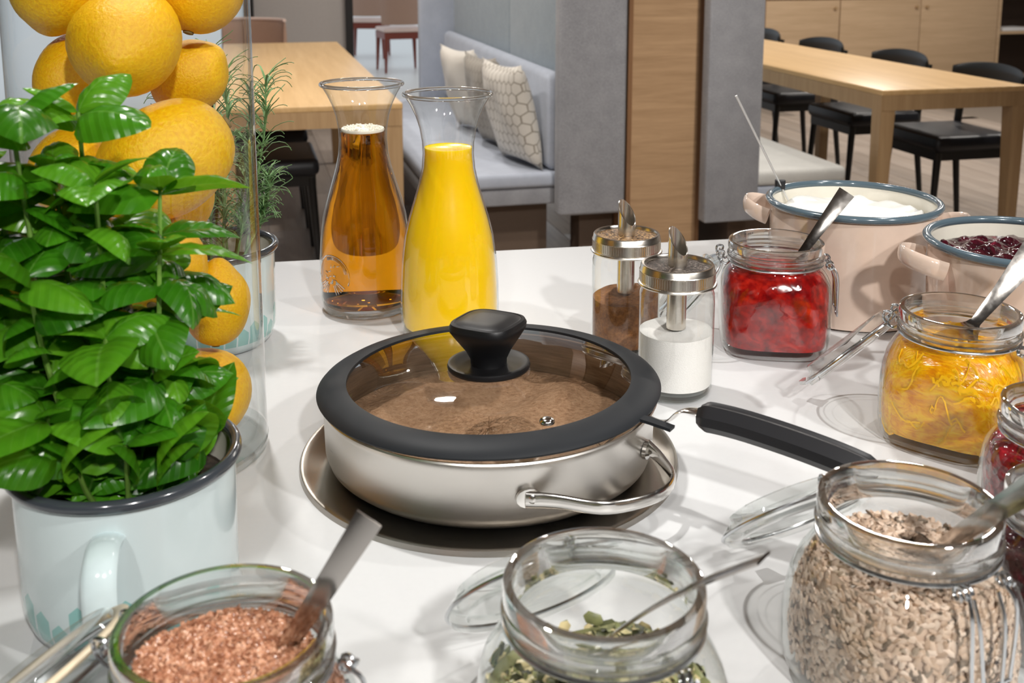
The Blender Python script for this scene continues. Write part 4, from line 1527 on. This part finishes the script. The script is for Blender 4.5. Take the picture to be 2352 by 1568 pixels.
for (p, r, ax, mi, lab) in LEM:
    o = obj('lemon', LM[mi], None, None, (VX + p[0], VY + p[1], Z + p[2]))
    o.rotation_mode = 'QUATERNION'
    o.rotation_quaternion = Vector(ax).to_track_quat('X', 'Z')
    o.scale = (r, r, r)
    tag(o, lab, 'lemon', 'lemons in the glass vase')
    e_ = (1.10, 1.25, 1.16)[mi]
    b = obj('stem_end', button_me, None, o, (-e_ + 0.02, 0, 0), (0, -PI / 2, 0))


# ------------------------------------------------------------------ furniture of the room
def table(label, a0, a1, b0, b1, legs, top_z=0.75, th=0.055):
    t = thing('dining_table', label, 'table', rm((a0 + a1) / 2, (b0 + b1) / 2), RA)
    ha, hb = (a1 - a0) / 2, (b1 - b0) / 2
    mk('tabletop', box(-ha, ha, -hb, hb, top_z - 0.022, top_z, 0.003), 'oak', t)
    fr = join(box(-ha + .002, ha - .002, -hb + .002, -hb + 0.04, top_z - 0.085, top_z - 0.022), box(-ha + .002, ha - .002, hb - 0.04, hb - .002, top_z - 0.085, top_z - 0.022),
              box(-ha + .002, -ha + 0.04, -hb + 0.04, hb - 0.04, top_z - 0.085, top_z - 0.022), box(ha - 0.04, ha - .002, -hb + 0.04, hb - 0.04, top_z - 0.085, top_z - 0.022))
    mk('apron', fr, 'oak_leg', t, smooth=False)
    for sx, y in legs:
        x = sx * (ha - 0.035)
        V = []
        for z, w in ((0.0, 0.023), (top_z - 0.022, 0.034)):
            ox = x + sx * (0.034 - w)
            V += [(ox - w, y - w, z), (ox + w, y - w, z), (ox + w, y + w, z), (ox - w, y + w, z)]
        mk('leg', (V, [(0, 3, 2, 1), (4, 5, 6, 7), (0, 1, 5, 4), (1, 2, 6, 5), (2, 3, 7, 6), (3, 0, 4, 7)]), 'oak_leg', t, smooth=False)
    return t


table('long pale oak dining table with black chairs along one side', 2.51, 3.20, 3.875, 7.35, [(-1, -1.70), (1, -1.70), (-1, -0.14), (1, -0.14), (-1, 1.70), (1, 1.70)])
table('pale oak dining table beside the grey booth', -0.10, 0.575, 3.985, 6.75, [(-1, -1.345), (1, -1.345), (-1, 1.345), (1, 1.345)])


def black_chair():
    t = thing('dining_chair', 'x', 'chair')
    # faces local -x (towards the table)
    seat = box(-0.215, 0.205, -0.225, 0.225, 0.405, 0.465, 0.028)
    V = [(x, y, z + (0.016 * (x / 0.21) ** 2 if z > 0.44 else 0)) for x, y, z in seat[0]]
    mk('seat', (V, seat[1]), 'chair_seat', t)
    mk('seat_frame', join(box(-0.19, 0.19, -0.205, -0.175, 0.365, 0.408), box(-0.19, 0.19, 0.175, 0.205, 0.365, 0.408), box(-0.20, -0.17, -0.2, 0.2, 0.365, 0.408), box(0.17, 0.20, -0.2, 0.2, 0.365, 0.408)), 'chair_black', t, smooth=False)
    for s in (-1, 1):
        mk('leg', tube([(-0.205, s * 0.205, 0.0), (-0.180, s * 0.19, 0.40)], lambda q: 0.012 + 0.007 * q, 10), 'chair_black', t)
        mk('leg', tube(smooth_path([(0.235, s * 0.205, 0.0), (0.195, s * 0.195, 0.40), (0.215, s * 0.20, 0.60), (0.245, s * 0.205, 0.72)], 4), lambda q: 0.013 + 0.006 * math.sin(PI * q), 10), 'chair_black', t)
    pts = [(0.165 + 0.085 * math.cos(a), 0.255 * math.sin(a) / math.sin(1.25), 0.70) for a in [-1.25 + 2.5 * k / 14 for k in range(15)]]
    mk('backrest', sweep(pts, lambda i, s: [(0.009 * math.cos(2 * PI * k / 12), (0.045 + 0.035 * math.sin(PI * s)) * math.sin(2 * PI * k / 12)) for k in range(12)]), 'chair_black', t)
    return t


ch0 = black_chair()
CH = [(3.235, 4.44, 0.0, 'black dining chair at the near end of the long oak table'), (3.235, 5.16, 0.0, 'black dining chair second from the near end of the long table'),
      (3.235, 5.98, 0.0, 'black dining chair third from the near end of the long table'), (3.235, 6.76, 0.0, 'black dining chair fourth from the near end of the long table'),
      (0.075, 4.60, PI, 'black padded chair tucked under the oak table by the booth'), (0.075, 5.34, PI, 'black padded chair behind another under the oak table by the booth')]
for k, (a, b, r, lab) in enumerate(CH):
    c = ch0 if k == 0 else dup(ch0)
    c.location = rm(a, b)
    c.rotation_euler = (0, 0, RA + r)
    tag(c, lab, 'chair', 'black dining chairs')


def far_chair(label, a, b, rot):
    t = thing('shell_chair', label, 'chair', rm(a, b), RA + rot, 'red-legged chairs in the bright hall')
    mk('seat', box(-0.23, 0.23, -0.22, 0.22, 0.43, 0.475, 0.02), 'chair_pink', t)
    mk('seat_frame', box(-0.225, 0.225, -0.215, 0.215, 0.36, 0.43), 'chair_red', t, smooth=False)
    pts = [(0.25 * math.sin(q), -0.06 - 0.17 * math.cos(q), 0.68) for q in [-1.2 + 2.4 * k / 12 for k in range(13)]]
    mk('backrest', sweep(pts, lambda i, s: [(0.011 * math.cos(2 * PI * k / 12), 0.17 * math.sin(2 * PI * k / 12)) for k in range(12)]), 'chair_tan', t)
    mk('back_edge', tube([(p[0], p[1], 0.855) for p in pts], 0.011, 8), 'chair_pink', t)
    for sx in (-1, 1):
        for sy in (-1, 1):
            mk('leg', tube([(sx * 0.215, sy * 0.205, 0.0), (sx * 0.20, sy * 0.19, 0.40)], lambda q: 0.012 + 0.014 * q, 10), 'chair_red', t)
    return t


far_chair('tan shell chair with red legs beside the booth end in the bright hall', 1.68, 11.72, 0.1)
far_chair('tan shell chair with red legs further back in the bright hall', 1.52, 13.3, -0.3)
far_chair('blush-edged shell chair at the far end of the oak table by the booth', 0.02, 7.22, 2.6)

# booth: two benches back to back with an oak pillar between ----------------------------------
bl = thing('booth_bench', 'grey upholstered booth bench with three cushions facing the oak table', 'bench', rm(0.92, 5.15), RA, 'back-to-back booth benches')
# local: x = a-0.92, y = b-5.15
mk('seat', box(-0.245, 0.28, -1.145, 1.10, 0.395, 0.455, 0.018), 'felt_light', bl)
mk('seat_base', box(-0.240, 0.30, -1.130, 1.10, 0.325, 0.393, 0.008), 'felt', bl)
mk('back_cushion', box(0.225, 0.290, -1.13, 1.10, 0.455, 0.845, 0.045), 'felt_light', bl)
mk('back_panel', box(0.292, 0.335, -1.12, -0.245, 0.33, 1.75, 0.006), 'panel_grey', bl)
mk('back_panel', box(0.292, 0.335, -0.240, 1.14, 0.33, 1.75, 0.006), 'panel_grey', bl)
mk('side_wing', box(0.085, 0.335, 1.105, 1.16, 0.33, 1.75, 0.020), 'felt_light', bl)
mk('end_panel', box(0.245, 0.518, -1.215, -1.150, 0.292, 1.75, 0.014), 'felt', bl)
mk('plinth', box(-0.10, 0.26, -1.00, 1.05, 0.0, 0.325), 'plinth', bl, smooth=False)
br = thing('booth_bench', 'grey booth bench with a pale seat facing the long oak table', 'bench', rm(2.18, 5.15), RA, 'back-to-back booth benches')
mk('seat', box(-0.22, 0.175, -1.30, 1.10, 0.385, 0.450, 0.02), 'seat_white', br)
mk('seat_base', box(-0.22, 0.170, -1.295, 1.10, 0.300, 0.383, 0.008), 'felt_light', br)
mk('back_panel', box(-0.32, -0.275, -1.12, 1.14, 0.33, 1.75, 0.006), 'panel_grey', br)
mk('end_panel', box(-0.474, -0.252, -1.375, -1.31, 0.272, 1.75, 0.006), 'felt', br)
mk('plinth', box(-0.27, 0.05, -1.15, 1.05, 0.0, 0.300), 'plinth', br, smooth=False)
pil = thing('oak_pillar', 'square oak-veneered pillar standing between the two grey booths', 'pillar', rm(1.597, 4.10), RA)
mk('veneer_panel', box(-0.138, 0.138, -0.165, 0.12, 0.0, 2.75), 'oak_pillar', pil, smooth=False)
for s in (-1, 1):
    mk('edge_strip', box(s * 0.1465 - 0.0085, s * 0.1465 + 0.0085, -0.166, 0.12, 0.0, 2.75), 'pillar_edge', pil, smooth=False)
mk('plinth', box(-0.30, -0.16, -0.02, 0.10, 0.0, 0.36), 'plinth', pil, smooth=False)


# cushions
def cushion_vf(w, h, th, seed):
    rnd = random.Random(seed)
    ph = [rnd.uniform(0, 6.28) for _ in range(4)]
    V, F = [], []
    n = 14
    idx = {}
    for side in (1, -1):
        for i in range(n + 1):
            for j in range(n + 1):
                u, v = -1 + 2 * i / n, -1 + 2 * j / n
                edge = i in (0, n) or j in (0, n)
                if edge and side == -1:
                    idx[(side, i, j)] = idx[(1, i, j)]
                    continue
                pin = 1 - 0.10 * (1 - v * v) * u * u - 0.0
                piy = 1 - 0.10 * (1 - u * u) * v * v
                z = th * ((1 - u * u) * (1 - v * v)) ** 0.42 * side
                z += 0.012 * math.sin(5 * u + ph[0]) * math.sin(4 * v + ph[1]) * (1 - u * u) * (1 - v * v)
                idx[(side, i, j)] = len(V)
                V.append((u * pin * w / 2, v * piy * h / 2, z))
    for side in (1, -1):
        for i in range(n):
            for j in range(n):
                q = [idx[(side, i, j)], idx[(side, i + 1, j)], idx[(side, i + 1, j + 1)], idx[(side, i, j + 1)]]
                F.append(tuple(q if side == 1 else q[::-1]))
    return V, F


def cushion(label, a, b, w, h, mat, lean, yaw, seed):
    o = mk('cushion', cushion_vf(w, h, 0.066, seed), mat, None, sharp=0)
    q = Matrix.Rotation(RA + yaw, 4, 'Z') @ Matrix.Rotation(-lean, 4, 'Y') @ Matrix.Rotation(-PI / 2, 4, 'Y') @ Matrix.Rotation(PI / 2, 4, 'Z')
    # local z (thickness) -> -a direction, local y (height) -> up
    o.rotation_euler = q.to_euler()
    o.location = rm(a, b, 0.457 + h / 2 * math.cos(lean))
    return tag(o, label, 'cushion', 'cushions on the grey booth bench')


cushion('cream cushion with bold hexagon outlines on the grey bench', 1.045, 4.20, 0.37, 0.43, 'hex_light', 0.22, 0.20, 1)
cushion('taupe cushion with faint hexagons between the two paler cushions', 1.045, 4.60, 0.37, 0.42, 'hex_taupe', 0.22, 0.16, 2)
cushion('plain off-white cushion at the far end of the cushion row', 1.030, 5.02, 0.38, 0.42, 'cushion_white', 0.25, 0.24, 3)


# cabinets and shelf on the far wall
def cabinet(label, a0, a1, knobs):
    t = thing('oak_cabinet', label, 'cabinet', rm((a0 + a1) / 2, 9.3), RA, 'oak cabinets on the far wall')
    w = (a1 - a0) / 2
    mk('body', box(-w, w, -0.28, 0.30, 0.0, 0.86), 'oak_cabinet', t, smooth=False)
    for s in (-1, 1):
        x0, x1 = (-w + 0.003, -0.004) if s < 0 else (0.004, w - 0.003)
        d = mk('door', box(x0, x1, -0.302, -0.282, 0.03, 0.845, 0.002), 'oak_cabinet', t)
        kx = knobs[0 if s < 0 else 1]
        kx = x0 + 0.05 if kx < 0 else x1 - 0.05
        mk('knob', xform(lathe([(0.008, 0.0), (0.008, 0.014), (0.014, 0.018), (0.014, 0.026), (0.0, 0.028)], 16), Matrix.Translation((kx, -0.302, 0.775)) @ Matrix.Rotation(PI / 2, 4, 'X')), 'oak_leg', d)
    mk('cabinet_top', box(-w, w, -0.31, 0.30, 0.862, 0.885, 0.003), 'white_wall', t)
    return t


cabinet('oak cabinet with a door knob behind the booth pillar', 3.85, 5.34, (1, 1))
cabinet('oak double-door cabinet beside the dark open shelf', 5.345, 7.02, (1, -1))
sh = thing('open_shelf', 'tall dark open shelf unit beside the oak cabinets', 'shelf', rm(7.75, 9.3), RA)
mk('side_panel', box(-0.725, -0.69, -0.30, 0.30, 0.0, 2.2), 'oak_cabinet', sh, smooth=False)
mk('side_panel', box(0.69, 0.725, -0.30, 0.30, 0.0, 2.2), 'oak_cabinet', sh, smooth=False)
mk('back_board', box(-0.69, 0.69, 0.26, 0.30, 0.0, 2.2), 'dark_box', sh, smooth=False)
for z in (0.02, 0.50, 0.95, 1.4, 1.85):
    mk('shelf_board', box(-0.69, 0.69, -0.29, 0.26, z, z + 0.03), 'oak_cabinet', sh, smooth=False)
pp = rmk('paper_stack', box(-0.15, 0.15, -0.11, 0.11, 0, 0.03, 0.002), 'paper', None)
pp.location = rm(7.25, 9.12, 0.53)
tag(pp, 'white papers lying on the dark open shelf', 'papers')
